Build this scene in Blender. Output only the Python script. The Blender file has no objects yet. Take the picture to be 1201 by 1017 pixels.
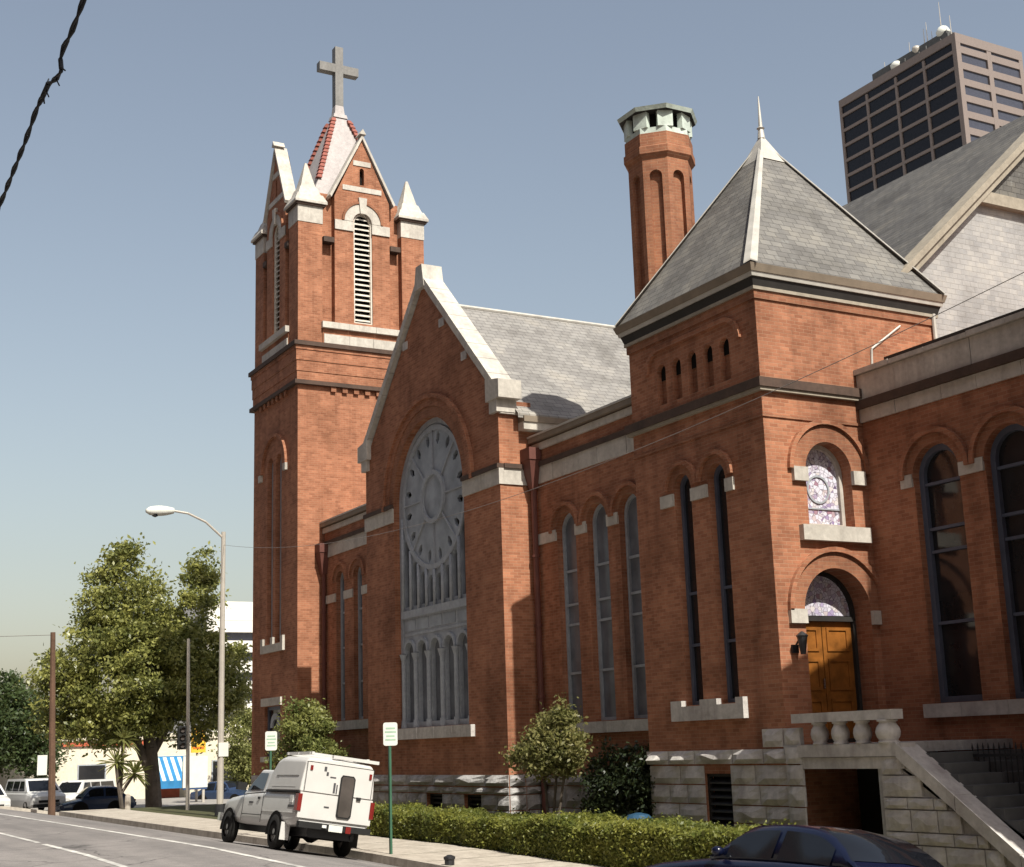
import bpy, bmesh, math, random
import numpy as np
from mathutils import Vector, Matrix
from mathutils.geometry import tessellate_polygon
rad = math.radians
random.seed(7)
rng = np.random.default_rng(7)
S = bpy.context.scene
COL = S.collection

# ------------------------------------------------------------------ camera
cam_d = bpy.data.cameras.new('camera')
cam = bpy.data.objects.new('camera', cam_d)
COL.objects.link(cam)
cam_d.sensor_width = 36.0
cam_d.lens = 49.46
cam_d.clip_start = 0.1
cam_d.clip_end = 6000
_R = Vector((0.48539639, 0.87372615, -0.0315112))
_U = Vector((0.20515103, -0.07878749, 0.97555399))
_F = Vector((-0.84988434, 0.47999494, 0.21748898))
cam.matrix_world = Matrix(((_R.x, _U.x, -_F.x, 0), (_R.y, _U.y, -_F.y, 0), (_R.z, _U.z, -_F.z, 0), (0, 0, 0, 1)))
S.camera = cam

# ------------------------------------------------------------------ sky, sun, exposure
SUN_EL, SUN_AZ = 48.6, 0.3          # azimuth measured from +X towards +Y
w = bpy.data.worlds.new('World')
S.world = w
w.use_nodes = True
nt = w.node_tree
bg = nt.nodes['Background']
sky = nt.nodes.new('ShaderNodeTexSky')
sky.sky_type = 'NISHITA'
sky.sun_disc = False
sky.sun_elevation = rad(SUN_EL)
sky.sun_rotation = rad(90 - SUN_AZ)
sky.altitude = 50
sky.air_density = 1.45
sky.dust_density = 2.6
sky.ozone_density = 1.0
hs = nt.nodes.new('ShaderNodeHueSaturation')
hs.inputs['Saturation'].default_value = 0.76
tn = nt.nodes.new('ShaderNodeMix'); tn.data_type = 'RGBA'; tn.blend_type = 'MULTIPLY'
tn.inputs[0].default_value = 1.0
tn.inputs[7].default_value = (1.05, 1.01, 0.985, 1)        # hazy, slightly warm summer air
nt.links.new(sky.outputs[0], hs.inputs['Color'])
nt.links.new(hs.outputs[0], tn.inputs[6])
nt.links.new(tn.outputs[2], bg.inputs[0])
bg.inputs[1].default_value = 0.09
sl = bpy.data.lights.new('sun', 'SUN')
sl.energy = 4.9
sl.angle = rad(0.5)
sl.color = (1.0, 0.97, 0.87)
so = bpy.data.objects.new('sun', sl)
COL.objects.link(so)
_s = Vector((math.cos(rad(SUN_EL)) * math.cos(rad(SUN_AZ)), math.cos(rad(SUN_EL)) * math.sin(rad(SUN_AZ)), math.sin(rad(SUN_EL))))
so.rotation_euler = _s.to_track_quat('Z', 'Y').to_euler()
so.location = (40, 10, 60)
vs = S.view_settings
vs.view_transform = 'Standard'
vs.look = 'None'
vs.gamma = 1.0
vs.use_curve_mapping = False
vs.exposure = 0.5

# ------------------------------------------------------------------ materials
class NT:
    def __init__(s, name):
        s.m = bpy.data.materials.new(name)
        s.m.use_nodes = True
        s.t = s.m.node_tree
        s.b = s.t.nodes['Principled BSDF']
    def n(s, typ, **kw):
        nd = s.t.nodes.new(typ)
        for k, v in kw.items():
            if hasattr(nd, k): setattr(nd, k, v)
            else: nd.inputs[k].default_value = v
        return nd
    def l(s, a, b): s.t.links.new(a, b)
    def pos(s): return s.n('ShaderNodeNewGeometry').outputs['Position']
    def noise(s, vec, scale, detail=4, rough=0.55):
        nd = s.n('ShaderNodeTexNoise')
        nd.inputs['Scale'].default_value = scale
        nd.inputs['Detail'].default_value = detail
        nd.inputs['Roughness'].default_value = rough
        s.l(vec, nd.inputs['Vector'])
        return nd
    def ramp(s, fac, stops):
        r = s.n('ShaderNodeValToRGB')
        el = r.color_ramp.elements
        while len(el) < len(stops): el.new(0.5)
        for e, (p, c) in zip(el, stops):
            e.position = p
            e.color = (*c, 1)
        s.l(fac, r.inputs[0])
        return r.outputs[0]
    def mix(s, a, b, fac, mode='MIX'):
        m = s.n('ShaderNodeMix', data_type='RGBA', blend_type=mode)
        for v, i in ((fac, 0), (a, 6), (b, 7)):
            if isinstance(v, (int, float)): m.inputs[i].default_value = v
            elif isinstance(v, tuple): m.inputs[i].default_value = (*v, 1)
            else: s.l(v, m.inputs[i])
        return m.outputs[2]
    def math(s, op, a, b=None):
        m = s.n('ShaderNodeMath', operation=op)
        for v, i in ((a, 0), (b, 1)):
            if v is None: continue
            if isinstance(v, (int, float)): m.inputs[i].default_value = v
            else: s.l(v, m.inputs[i])
        return m.outputs[0]
    def bump(s, h, strength=0.4, dist=0.02):
        b = s.n('ShaderNodeBump')
        b.inputs['Strength'].default_value = strength
        b.inputs['Distance'].default_value = dist
        s.l(h, b.inputs['Height'])
        s.l(b.outputs[0], s.b.inputs['Normal'])
    def set(s, col=None, rough=None, spec=None, metal=None):
        if col is not None:
            if isinstance(col, tuple): s.b.inputs['Base Color'].default_value = (*col, 1)
            else: s.l(col, s.b.inputs['Base Color'])
        if rough is not None: s.b.inputs['Roughness'].default_value = rough
        if spec is not None: s.b.inputs['Specular IOR Level'].default_value = spec
        if metal is not None: s.b.inputs['Metallic'].default_value = metal
        return s.m
    def wallvec(s):
        """(horizontal, vertical) coordinates on any wall or roof, in metres"""
        g = s.n('ShaderNodeNewGeometry')
        sn = s.n('ShaderNodeSeparateXYZ'); s.l(g.outputs['True Normal'], sn.inputs[0])
        sp = s.n('ShaderNodeSeparateXYZ'); s.l(g.outputs['Position'], sp.inputs[0])
        ax = s.math('ABSOLUTE', sn.outputs[0]); ay = s.math('ABSOLUTE', sn.outputs[1])
        sel = s.math('GREATER_THAN', ax, ay)
        u = s.math('ADD', s.math('MULTIPLY', sel, sp.outputs[1]), s.math('MULTIPLY', s.math('SUBTRACT', 1.0, sel), sp.outputs[0]))
        c = s.n('ShaderNodeCombineXYZ')
        s.l(u, c.inputs[0]); s.l(sp.outputs[2], c.inputs[1])
        return c.outputs[0]

def mat_plain(name, col, rough=0.6, spec=0.3, metal=0.0, var=0.15, scale=3.0, bump=0.0):
    t = NT(name)
    p = t.pos()
    nz = t.noise(p, scale, 5)
    c = t.ramp(nz.outputs[0], [(0.3, tuple(max(0, x * (1 - var)) for x in col)), (0.7, tuple(x * (1 + var) for x in col))])
    t.set(c, rough, spec, metal)
    if bump: t.bump(t.noise(p, scale * 8, 4).outputs[0], bump, 0.02)
    return t.m

def mat_brick(name, a, b, mortar):
    t = NT(name)
    v = t.wallvec(); p = t.pos()
    br = t.n('ShaderNodeTexBrick', offset=0.5)
    t.l(v, br.inputs['Vector'])
    br.inputs['Scale'].default_value = 1.0
    br.inputs['Brick Width'].default_value = 0.22
    br.inputs['Row Height'].default_value = 0.075
    br.inputs['Mortar Size'].default_value = 0.006
    br.inputs['Mortar Smooth'].default_value = 0.3
    br.inputs['Bias'].default_value = 0.0
    br.inputs['Color1'].default_value = (*a, 1)
    br.inputs['Color2'].default_value = (*b, 1)
    br.inputs['Mortar'].default_value = (*mortar, 1)
    n1 = t.noise(p, 0.55, 6, 0.6)
    n2 = t.noise(p, 3.1, 5, 0.6)
    f1 = t.ramp(n1.outputs[0], [(0.32, (0.70, 0.68, 0.66)), (0.5, (1, 1, 1)), (0.72, (1.18, 1.16, 1.12))])
    f2 = t.ramp(n2.outputs[0], [(0.3, (0.84, 0.82, 0.80)), (0.7, (1.13, 1.12, 1.10))])
    c = t.mix(t.mix(br.outputs[0], f1, 1.0, 'MULTIPLY'), f2, 1.0, 'MULTIPLY')
    # vertical rain streaks of soot
    mp = t.n('ShaderNodeMapping'); mp.inputs['Scale'].default_value = (2.2, 2.2, 0.16); t.l(p, mp.inputs[0])
    st = t.noise(mp.outputs[0], 1.0, 5, 0.6)
    f3 = t.ramp(st.outputs[0], [(0.36, (0.72, 0.70, 0.70)), (0.52, (1, 1, 1))])
    c = t.mix(c, f3, 0.7, 'MULTIPLY')
    t.set(c, 0.85, 0.15)
    t.bump(t.math('ADD', t.math('MULTIPLY', br.outputs[1], -0.7), t.math('MULTIPLY', n2.outputs[0], 0.5)), 0.5, 0.012)
    return t.m

def mat_slate(name, a, b, rw=0.30, rh=0.145, light=(0.22, 0.22, 0.21), joint=0.45):
    t = NT(name)
    v = t.wallvec(); p = t.pos()
    br = t.n('ShaderNodeTexBrick', offset=0.5)
    t.l(v, br.inputs['Vector'])
    br.inputs['Scale'].default_value = 1.0
    br.inputs['Brick Width'].default_value = rw
    br.inputs['Row Height'].default_value = rh
    br.inputs['Mortar Size'].default_value = 0.008
    br.inputs['Color1'].default_value = (*a, 1)
    br.inputs['Color2'].default_value = (*b, 1)
    br.inputs['Mortar'].default_value = (*[x * joint for x in a], 1)
    n1 = t.noise(p, 0.9, 5, 0.62)
    n2 = t.noise(p, 5.0, 4, 0.6)
    f1 = t.ramp(n1.outputs[0], [(0.33, (0.72, 0.71, 0.70)), (0.52, (1, 1, 1)), (0.7, (1.25, 1.22, 1.15))])
    c = t.mix(br.outputs[0], f1, 1.0, 'MULTIPLY')
    sp = t.ramp(n2.outputs[0], [(0.62, (0, 0, 0)), (0.72, (1, 1, 1))])
    c = t.mix(c, light, t.math('MULTIPLY', sp, 0.45))
    t.set(c, 0.75, 0.3)
    t.bump(t.math('ADD', t.math('MULTIPLY', br.outputs[1], -1.0), n2.outputs[0]), 0.6, 0.02)
    return t.m

def mat_stone(name, col, dirt=(0.30, 0.27, 0.24), amount=0.55, rough=0.85, bump=0.5):
    t = NT(name); p = t.pos()
    n1 = t.noise(p, 1.3, 6, 0.62); n2 = t.noise(p, 9, 5, 0.6)
    mp = t.n('ShaderNodeMapping'); mp.inputs['Scale'].default_value = (3.0, 3.0, 0.35); t.l(p, mp.inputs[0])
    n3 = t.noise(mp.outputs[0], 1.0, 5, 0.6)
    f = t.ramp(n1.outputs[0], [(0.42, (0, 0, 0)), (0.68, (1, 1, 1))])
    f3 = t.ramp(n3.outputs[0], [(0.50, (0, 0, 0)), (0.70, (1, 1, 1))])
    c = t.mix(col, dirt, t.math('MULTIPLY', f, amount))
    c = t.mix(c, dirt, t.math('MULTIPLY', f3, amount))
    g = t.ramp(n2.outputs[0], [(0.3, (0.86, 0.86, 0.86)), (0.7, (1.1, 1.1, 1.1))])
    c = t.mix(c, g, 1.0, 'MULTIPLY')
    t.set(c, rough, 0.2)
    t.bump(t.math('ADD', n2.outputs[0], n1.outputs[0]), bump, 0.03)
    return t.m

def mat_leaf(name, a, b, trans=0.25, rough=0.45, scale=1.2):
    t = NT(name); p = t.pos()
    n1 = t.noise(p, scale, 3, 0.6); n2 = t.noise(p, 11.0, 2)
    f = t.math('ADD', t.math('MULTIPLY', n1.outputs[0], 0.6), t.math('MULTIPLY', n2.outputs[0], 0.4))
    c = t.ramp(f, [(0.34, a), (0.62, b)])
    t.set(c, rough, 0.35)
    tr = t.n('ShaderNodeBsdfTranslucent')
    t.l(t.mix(c, (0.9, 1.0, 0.35), 0.25), tr.inputs[0])
    ms = t.n('ShaderNodeMixShader'); ms.inputs[0].default_value = trans
    t.l(t.b.outputs[0], ms.inputs[1]); t.l(tr.outputs[0], ms.inputs[2])
    t.l(ms.outputs[0], t.t.nodes['Material Output'].inputs[0])
    return t.m

def mat_asphalt():
    t = NT('asphalt'); p = t.pos()
    n1 = t.noise(p, 0.25, 5, 0.6); n2 = t.noise(p, 35, 4, 0.7); n3 = t.noise(p, 2.0, 6, 0.7)
    c = t.ramp(n1.outputs[0], [(0.3, (0.175, 0.163, 0.157)), (0.7, (0.23, 0.213, 0.204))])
    g = t.ramp(n2.outputs[0], [(0.3, (0.72, 0.72, 0.72)), (0.7, (1.22, 1.22, 1.22))])
    h = t.ramp(n3.outputs[0], [(0.3, (0.86, 0.86, 0.86)), (0.65, (1.08, 1.07, 1.06))])
    c = t.mix(t.mix(c, g, 1.0, 'MULTIPLY'), h, 1.0, 'MULTIPLY')
    # cracks and tar filled seams
    wv = t.n('ShaderNodeVectorMath', operation='ADD'); t.l(p, wv.inputs[0])
    nn = t.noise(p, 0.8, 4); sc_ = t.n('ShaderNodeVectorMath', operation='SCALE'); sc_.inputs['Scale'].default_value = 0.9
    t.l(nn.outputs['Color'], sc_.inputs[0]); t.l(sc_.outputs[0], wv.inputs[1])
    cr_ = t.n('ShaderNodeTexVoronoi', feature='DISTANCE_TO_EDGE'); cr_.inputs['Scale'].default_value = 0.33; t.l(wv.outputs[0], cr_.inputs['Vector'])
    k1 = t.ramp(cr_.outputs[0], [(0.004, (1, 1, 1)), (0.012, (0, 0, 0))])
    k2 = t.ramp(n1.outputs[0], [(0.45, (0, 0, 0)), (0.6, (1, 1, 1))])
    c = t.mix(c, (0.05, 0.047, 0.046), t.math('MULTIPLY', t.math('MULTIPLY', k1, k2), 0.75))
    st = t.n('ShaderNodeMapping'); st.inputs['Scale'].default_value = (0.05, 1.1, 1); t.l(p, st.inputs[0])
    ns = t.noise(st.outputs[0], 1.0, 4)
    c = t.mix(c, t.ramp(ns.outputs[0], [(0.35, (0.82, 0.82, 0.83)), (0.6, (1.06, 1.05, 1.05))]), 1.0, 'MULTIPLY')
    t.set(c, 0.9, 0.2)
    t.bump(n2.outputs[0], 0.3, 0.01)
    return t.m

def mat_stained(name):
    t = NT(name); p = t.pos()
    vo = t.n('ShaderNodeTexVoronoi', feature='F1'); vo.inputs['Scale'].default_value = 12.0; t.l(p, vo.inputs['Vector'])
    ve = t.n('ShaderNodeTexVoronoi', feature='DISTANCE_TO_EDGE'); ve.inputs['Scale'].default_value = 12.0; t.l(p, ve.inputs['Vector'])
    sx = t.n('ShaderNodeSeparateXYZ'); t.l(vo.outputs['Color'], sx.inputs[0])
    c = t.ramp(sx.outputs[0], [(0.0, (0.62, 0.60, 0.66)), (0.45, (0.55, 0.52, 0.60)), (0.6, (0.27, 0.20, 0.36)), (0.72, (0.60, 0.56, 0.55)), (0.86, (0.30, 0.17, 0.22)), (0.95, (0.58, 0.58, 0.66))])
    e = t.ramp(ve.outputs[0], [(0.02, (0.3, 0.28, 0.3)), (0.06, (1, 1, 1))])
    t.set(t.mix(c, e, 1.0, 'MULTIPLY'), 0.35, 0.4)
    return t.m

def mat_glass(name, col, rough=0.12, spec=0.5):
    t = NT(name); p = t.pos()
    n1 = t.noise(p, 1.6, 4); n2 = t.noise(p, 5.0, 3)
    c = t.ramp(n1.outputs[0], [(0.3, tuple(x * 0.7 for x in col)), (0.7, tuple(x * 1.25 for x in col))])
    t.set(c, rough, spec)
    t.bump(n2.outputs[0], 0.06, 0.02)
    return t.m

M = {}
M['brick'] = mat_brick('red_brick', (0.365, 0.160, 0.094), (0.255, 0.104, 0.060), (0.34, 0.20, 0.13))
M['brick_old'] = mat_brick('weathered_brick', (0.30, 0.135, 0.078), (0.235, 0.10, 0.06), (0.29, 0.17, 0.11))
M['white'] = mat_stone('white_painted_stone', (0.50, 0.462, 0.41), (0.27, 0.24, 0.21), 0.5, 0.7, 0.2)
M['lime'] = mat_stone('grey_limestone', (0.40, 0.385, 0.375), (0.20, 0.18, 0.17), 0.6, 0.9, 0.8)
M['lime_light'] = mat_stone('pale_limestone', (0.52, 0.49, 0.46), (0.26, 0.23, 0.22), 0.55, 0.85, 0.5)
M['spire'] = mat_stone('spire_slab', (0.40, 0.365, 0.355), (0.30, 0.27, 0.265), 0.4, 0.8, 0.2)
M['copper'] = mat_stone('weathered_copper', (0.50, 0.56, 0.50), (0.20, 0.22, 0.19), 0.5, 0.6, 0.2)
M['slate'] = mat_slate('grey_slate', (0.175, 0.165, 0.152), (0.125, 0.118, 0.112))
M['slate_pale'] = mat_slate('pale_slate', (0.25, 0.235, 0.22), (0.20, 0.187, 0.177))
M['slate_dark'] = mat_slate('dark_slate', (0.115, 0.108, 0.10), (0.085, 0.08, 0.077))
M['shingle_white'] = mat_slate('weathered_white_shingle', (0.34, 0.325, 0.315), (0.28, 0.272, 0.272), 0.26, 0.13, (0.24, 0.24, 0.25), 0.8)
M['trim_brown'] = mat_plain('brown_trim', (0.20, 0.16, 0.12), 0.7, 0.3)
M['trim_tan'] = mat_stone('tan_trim', (0.31, 0.27, 0.215), (0.22, 0.19, 0.15), 0.5, 0.7, 0.2)
M['dark'] = mat_plain('dark_wood_and_eaves_shade', (0.03, 0.027, 0.025), 0.7, 0.2)
M['string'] = mat_stone('brown_moulding', (0.085, 0.055, 0.042), (0.045, 0.033, 0.028), 0.5, 0.8, 0.2)
M['grey_wood'] = mat_stone('blue_grey_painted_wood', (0.34, 0.36, 0.39), (0.21, 0.22, 0.24), 0.4, 0.6, 0.15)
M['grey_pane'] = mat_glass('storm_glazing', (0.13, 0.14, 0.16), 0.25, 0.4)
M['rose_panel'] = mat_glass('rose_panel', (0.27, 0.29, 0.32), 0.5, 0.3)
M['glass'] = mat_glass('dark_glass', (0.018, 0.018, 0.02), 0.08, 0.5)
M['frame_navy'] = mat_plain('slate_blue_frame', (0.085, 0.095, 0.13), 0.5, 0.3)
M['stained'] = mat_stained('stained_glass')
M['oak'] = mat_plain('varnished_oak', (0.22, 0.082, 0.017), 0.35, 0.4, 0, 0.35, 4.0)
M['louvre'] = mat_stone('weathered_louvre', (0.62, 0.57, 0.50), (0.36, 0.32, 0.27), 0.5, 0.8, 0.2)
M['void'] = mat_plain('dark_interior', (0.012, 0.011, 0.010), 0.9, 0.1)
M['tile_red'] = mat_plain('red_clay_tile', (0.24, 0.075, 0.055), 0.7, 0.3)
M['cross'] = mat_stone('grey_cross_metal', (0.21, 0.20, 0.19), (0.12, 0.115, 0.11), 0.5, 0.6, 0.1)
M['lead'] = mat_plain('lead_flashing', (0.42, 0.395, 0.355), 0.5, 0.4, 0.1)
M['iron'] = mat_plain('black_iron', (0.02, 0.02, 0.022), 0.5, 0.4)
M['pipe'] = mat_plain('painted_downpipe', (0.12, 0.045, 0.035), 0.6, 0.3)
M['asphalt'] = mat_asphalt()
M['conc'] = mat_stone('sidewalk_concrete', (0.44, 0.39, 0.33), (0.27, 0.23, 0.19), 0.5, 0.9, 0.2)
M['kerb'] = mat_stone('kerb_concrete', (0.42, 0.375, 0.32), (0.22, 0.19, 0.16), 0.6, 0.9, 0.2)
M['paint_line'] = mat_stone('worn_road_paint', (0.62, 0.60, 0.56), (0.20, 0.19, 0.185), 0.7, 0.8, 0.1)
M['soil'] = mat_stone('lawn_soil', (0.075, 0.07, 0.035), (0.05, 0.06, 0.025), 0.6, 0.95, 0.5)
M['lot'] = mat_stone('lot_paving', (0.30, 0.275, 0.25), (0.2, 0.185, 0.17), 0.6, 0.95, 0.2)
M['bark'] = mat_stone('bark', (0.13, 0.105, 0.085), (0.05, 0.042, 0.036), 0.7, 0.95, 0.8)
M['leaf_magnolia'] = mat_leaf('magnolia_leaves', (0.026, 0.044, 0.012), (0.31, 0.30, 0.085), 0.25, 0.35)
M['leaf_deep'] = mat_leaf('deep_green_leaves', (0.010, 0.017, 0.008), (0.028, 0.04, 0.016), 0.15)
M['leaf_dark'] = mat_leaf('dark_leaves', (0.018, 0.034, 0.012), (0.06, 0.085, 0.028), 0.2)
M['leaf_hedge'] = mat_leaf('hedge_leaves', (0.055, 0.08, 0.016), (0.235, 0.23, 0.046), 0.35)
M['leaf_shrub'] = mat_leaf('shrub_leaves', (0.07, 0.10, 0.028), (0.22, 0.22, 0.065), 0.3)
M['leaf_pale'] = mat_leaf('pale_leaves', (0.09, 0.11, 0.03), (0.26, 0.25, 0.09), 0.3)
M['leaf_red'] = mat_leaf('bronze_leaves', (0.07, 0.08, 0.026), (0.215, 0.19, 0.07), 0.3)
M['white_paint'] = mat_plain('white_car_paint', (0.56, 0.55, 0.535), 0.28, 0.5, 0, 0.04)
M['white_cap'] = mat_plain('white_fibreglass', (0.52, 0.505, 0.485), 0.4, 0.4, 0, 0.04)
M['navy_paint'] = mat_plain('navy_car_paint', (0.004, 0.006, 0.020), 0.2, 0.4, 0, 0.1)
M['blue_paint'] = mat_plain('blue_car_paint', (0.02, 0.035, 0.075), 0.25, 0.6, 0, 0.1)
M['car_glass'] = mat_plain('car_glass', (0.008, 0.009, 0.012), 0.05, 0.4, 0, 0.1)
M['tint'] = mat_plain('tinted_glass', (0.07, 0.06, 0.055), 0.15, 0.5, 0, 0.2)
M['rubber'] = mat_plain('tyre_rubber', (0.018, 0.017, 0.016), 0.85, 0.2)
M['rim'] = mat_plain('steel_rim', (0.30, 0.29, 0.28), 0.4, 0.5, 0.6)
M['chrome'] = mat_plain('chrome', (0.6, 0.6, 0.6), 0.15, 0.5, 0.9, 0.05)
M['black_plastic'] = mat_plain('black_plastic', (0.013, 0.013, 0.013), 0.6, 0.3)
M['red_lens'] = mat_plain('red_lens', (0.16, 0.014, 0.012), 0.25, 0.5)
M['amber_lens'] = mat_plain('amber_lens', (0.60, 0.16, 0.02), 0.25, 0.5)
M['clear_lens'] = mat_plain('clear_lens', (0.6, 0.6, 0.58), 0.15, 0.5)
M['decal'] = mat_plain('grey_decal', (0.06, 0.06, 0.065), 0.5, 0.3)
M['green_steel'] = mat_plain('green_steel', (0.035, 0.10, 0.06), 0.5, 0.4)
M['sign_white'] = mat_plain('sign_white', (0.60, 0.60, 0.55), 0.5, 0.3, 0, 0.05)
M['sign_green'] = mat_plain('sign_green_ink', (0.30, 0.42, 0.32), 0.5, 0.3)
M['sign_blue'] = mat_plain('sign_blue', (0.03, 0.06, 0.14), 0.5, 0.3)
M['sign_red'] = mat_plain('sign_red', (0.45, 0.10, 0.05), 0.5, 0.3)
M['sign_yellow'] = mat_plain('sign_yellow', (0.72, 0.42, 0.04), 0.5, 0.3, 0, 0.1)
M['galv'] = mat_plain('galvanised_steel', (0.44, 0.40, 0.35), 0.5, 0.4, 0.2, 0.08)
M['wood_pole'] = mat_stone('creosote_pole', (0.13, 0.075, 0.05), (0.07, 0.045, 0.03), 0.5, 0.9, 0.3)
M['cream'] = mat_stone('cream_stucco', (0.66, 0.59, 0.47), (0.52, 0.45, 0.36), 0.35, 0.85, 0.1)
M['awning_blue'] = mat_plain('awning_blue', (0.03, 0.17, 0.36), 0.7, 0.2)
M['awning_pale'] = mat_plain('awning_pale', (0.50, 0.60, 0.58), 0.7, 0.2)
M['off_light'] = mat_stone('precast_panel', (0.21, 0.17, 0.155), (0.17, 0.14, 0.128), 0.3, 0.8, 0.05)
M['off_glass'] = mat_glass('bronze_glass', (0.012, 0.011, 0.014), 0.25, 0.25)
M['bin_blue'] = mat_plain('blue_bin', (0.02, 0.06, 0.11), 0.5, 0.3)
M['stripe_dark'] = mat_plain('ribbon_window', (0.05, 0.052, 0.07), 0.3, 0.4)
M['stripe_light'] = mat_plain('white_concrete', (0.66, 0.63, 0.58), 0.8, 0.2, 0, 0.05)
M['cable'] = mat_plain('black_cable', (0.015, 0.017, 0.022), 0.6, 0.3)
M['cable_grey'] = mat_plain('grey_cable', (0.16, 0.14, 0.13), 0.6, 0.3)
M['roofing'] = mat_plain('flat_roofing', (0.10, 0.10, 0.10), 0.9, 0.1)

# ------------------------------------------------------------------ mesh helpers
def world_loc(o):
    v = Vector((0, 0, 0))
    while o is not None:
        v += o.location
        o = o.parent
    return v

def link(o, parent=None):
    COL.objects.link(o)
    if parent is not None: o.parent = parent
    return o

def thing(name, loc, label, cat, group=None, rot=None):
    o = bpy.data.objects.new(name, None)
    o.empty_display_size = 0.3
    o.location = loc
    if rot: o.rotation_euler = rot
    COL.objects.link(o)
    o['label'] = label
    o['category'] = cat
    if group: o['group'] = group
    return o

class MB:
    def __init__(s): s.v = []; s.f = []
    def add(s, vs, fs):
        b = len(s.v)
        s.v.extend([tuple(v) for v in vs])
        s.f.extend([tuple(b + i for i in f) for f in fs])
        return s
    def quad(s, a, b, c, d): return s.add([a, b, c, d], [(0, 1, 2, 3)])
    def poly(s, pts): return s.add(pts, [tuple(range(len(pts)))])
    def box(s, x0, x1, y0, y1, z0, z1):
        return s.add([(x0, y0, z0), (x1, y0, z0), (x1, y1, z0), (x0, y1, z0), (x0, y0, z1), (x1, y0, z1), (x1, y1, z1), (x0, y1, z1)],
                     [(0, 3, 2, 1), (4, 5, 6, 7), (0, 1, 5, 4), (1, 2, 6, 5), (2, 3, 7, 6), (3, 0, 4, 7)])
    def hexa(s, bot, top):   # 4 + 4 points
        return s.add(list(bot) + list(top), [(3, 2, 1, 0), (4, 5, 6, 7), (0, 1, 5, 4), (1, 2, 6, 5), (2, 3, 7, 6), (3, 0, 4, 7)])
    def extr(s, pts2, P, d0, d1):
        n = len(pts2)
        a = [P(u, v, d0) for u, v in pts2]; b = [P(u, v, d1) for u, v in pts2]
        fs = [tuple(range(n)), tuple(range(2 * n - 1, n - 1, -1))]
        fs += [(i, i + n, (i + 1) % n + n, (i + 1) % n) for i in range(n)]
        return s.add(a + b, fs)
    def strip_ring(s, outer, inner, P, d0, d1, closed=True):
        n = len(outer)
        a = [P(u, v, d0) for u, v in outer]; b = [P(u, v, d0) for u, v in inner]
        c = [P(u, v, d1) for u, v in outer]; e = [P(u, v, d1) for u, v in inner]
        fs = []
        for i in range(n if closed else n - 1):
            j = (i + 1) % n
            fs += [(i, j, n + j, n + i), (2 * n + i, 3 * n + i, 3 * n + j, 2 * n + j), (i, 2 * n + i, 2 * n + j, j), (n + i, n + j, 3 * n + j, 3 * n + i)]
        if not closed:
            for i in (0, n - 1): fs.append((i, n + i, 3 * n + i, 2 * n + i))
        return s.add(a + b + c + e, fs)
    def arc(s, P, cu, cz, r0, r1, d0, d1, a0=0.0, a1=180.0, n=24, sy=1.0):
        A = [rad(a0 + (a1 - a0) * i / n) for i in range(n + 1)]
        o = [(cu + r1 * math.cos(a), cz + r1 * sy * math.sin(a)) for a in A]
        i_ = [(cu + r0 * math.cos(a), cz + r0 * sy * math.sin(a)) for a in A]
        return s.strip_ring(o, i_, P, d0, d1, False)
    def cyl(s, p0, p1, r0, r1=None, n=10, caps=True):
        r1 = r0 if r1 is None else r1
        p0 = Vector(p0); p1 = Vector(p1)
        ax = (p1 - p0).normalized()
        t = Vector((0, 0, 1)) if abs(ax.z) < 0.9 else Vector((1, 0, 0))
        e1 = ax.cross(t).normalized(); e2 = ax.cross(e1)
        vs = []
        for p, r in ((p0, r0), (p1, r1)):
            for k in range(n):
                a = 2 * math.pi * k / n
                vs.append(p + e1 * (r * math.cos(a)) + e2 * (r * math.sin(a)))
        fs = [(k, (k + 1) % n, n + (k + 1) % n, n + k) for k in range(n)]
        if caps: fs += [tuple(range(n - 1, -1, -1)), tuple(range(n, 2 * n))]
        return s.add(vs, fs)
    def tube(s, pts, r, n=6):
        for a, b in zip(pts[:-1], pts[1:]):
            s.cyl(a, b, r, r, n)
        return s
    def lathe(s, c, prof, n=12, ph=0.0):
        vs = []; fs = []
        for r, z in prof:
            for k in range(n):
                a = ph + 2 * math.pi * k / n
                vs.append((c[0] + r * math.cos(a), c[1] + r * math.sin(a), c[2] + z))
        for j in range(len(prof) - 1):
            for k in range(n):
                fs.append((j * n + k, j * n + (k + 1) % n, (j + 1) * n + (k + 1) % n, (j + 1) * n + k))
        fs.append(tuple(range(n - 1, -1, -1)))
        m = (len(prof) - 1) * n
        fs.append(tuple(range(m, m + n)))
        return s.add(vs, fs)
    def wall(s, P, outer, holes=(), depth=0.0, d=0.0):
        loops = [list(outer)] + [list(h) for h in holes]
        flat = [p for l in loops for p in l]
        tris = tessellate_polygon([[Vector((u, v, 0)) for u, v in l] for l in loops])
        s.add([P(u, v, d) for u, v in flat], [tuple(t) for t in tris])
        for h in holes:
            n = len(h)
            s.add([P(u, v, d) for u, v in h] + [P(u, v, d + depth) for u, v in h], [(i, (i + 1) % n, n + (i + 1) % n, n + i) for i in range(n)])
        return s
    def obj(s, name, mat, parent=None, kind=None, label=None, smooth=False, local=False, merge=False, recalc=True):
        me = bpy.data.meshes.new(name)
        off = Vector((0, 0, 0)) if (parent is None or local) else world_loc(parent)
        vs = s.v if local or parent is None else [(v[0] - off.x, v[1] - off.y, v[2] - off.z) for v in s.v]
        me.from_pydata(vs, [], s.f)
        if recalc or merge:
            bm = bmesh.new(); bm.from_mesh(me)
            if merge: bmesh.ops.remove_doubles(bm, verts=bm.verts, dist=1e-4)
            bmesh.ops.recalc_face_normals(bm, faces=bm.faces)
            bm.to_mesh(me); bm.free()
        me.materials.append(mat)
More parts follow.
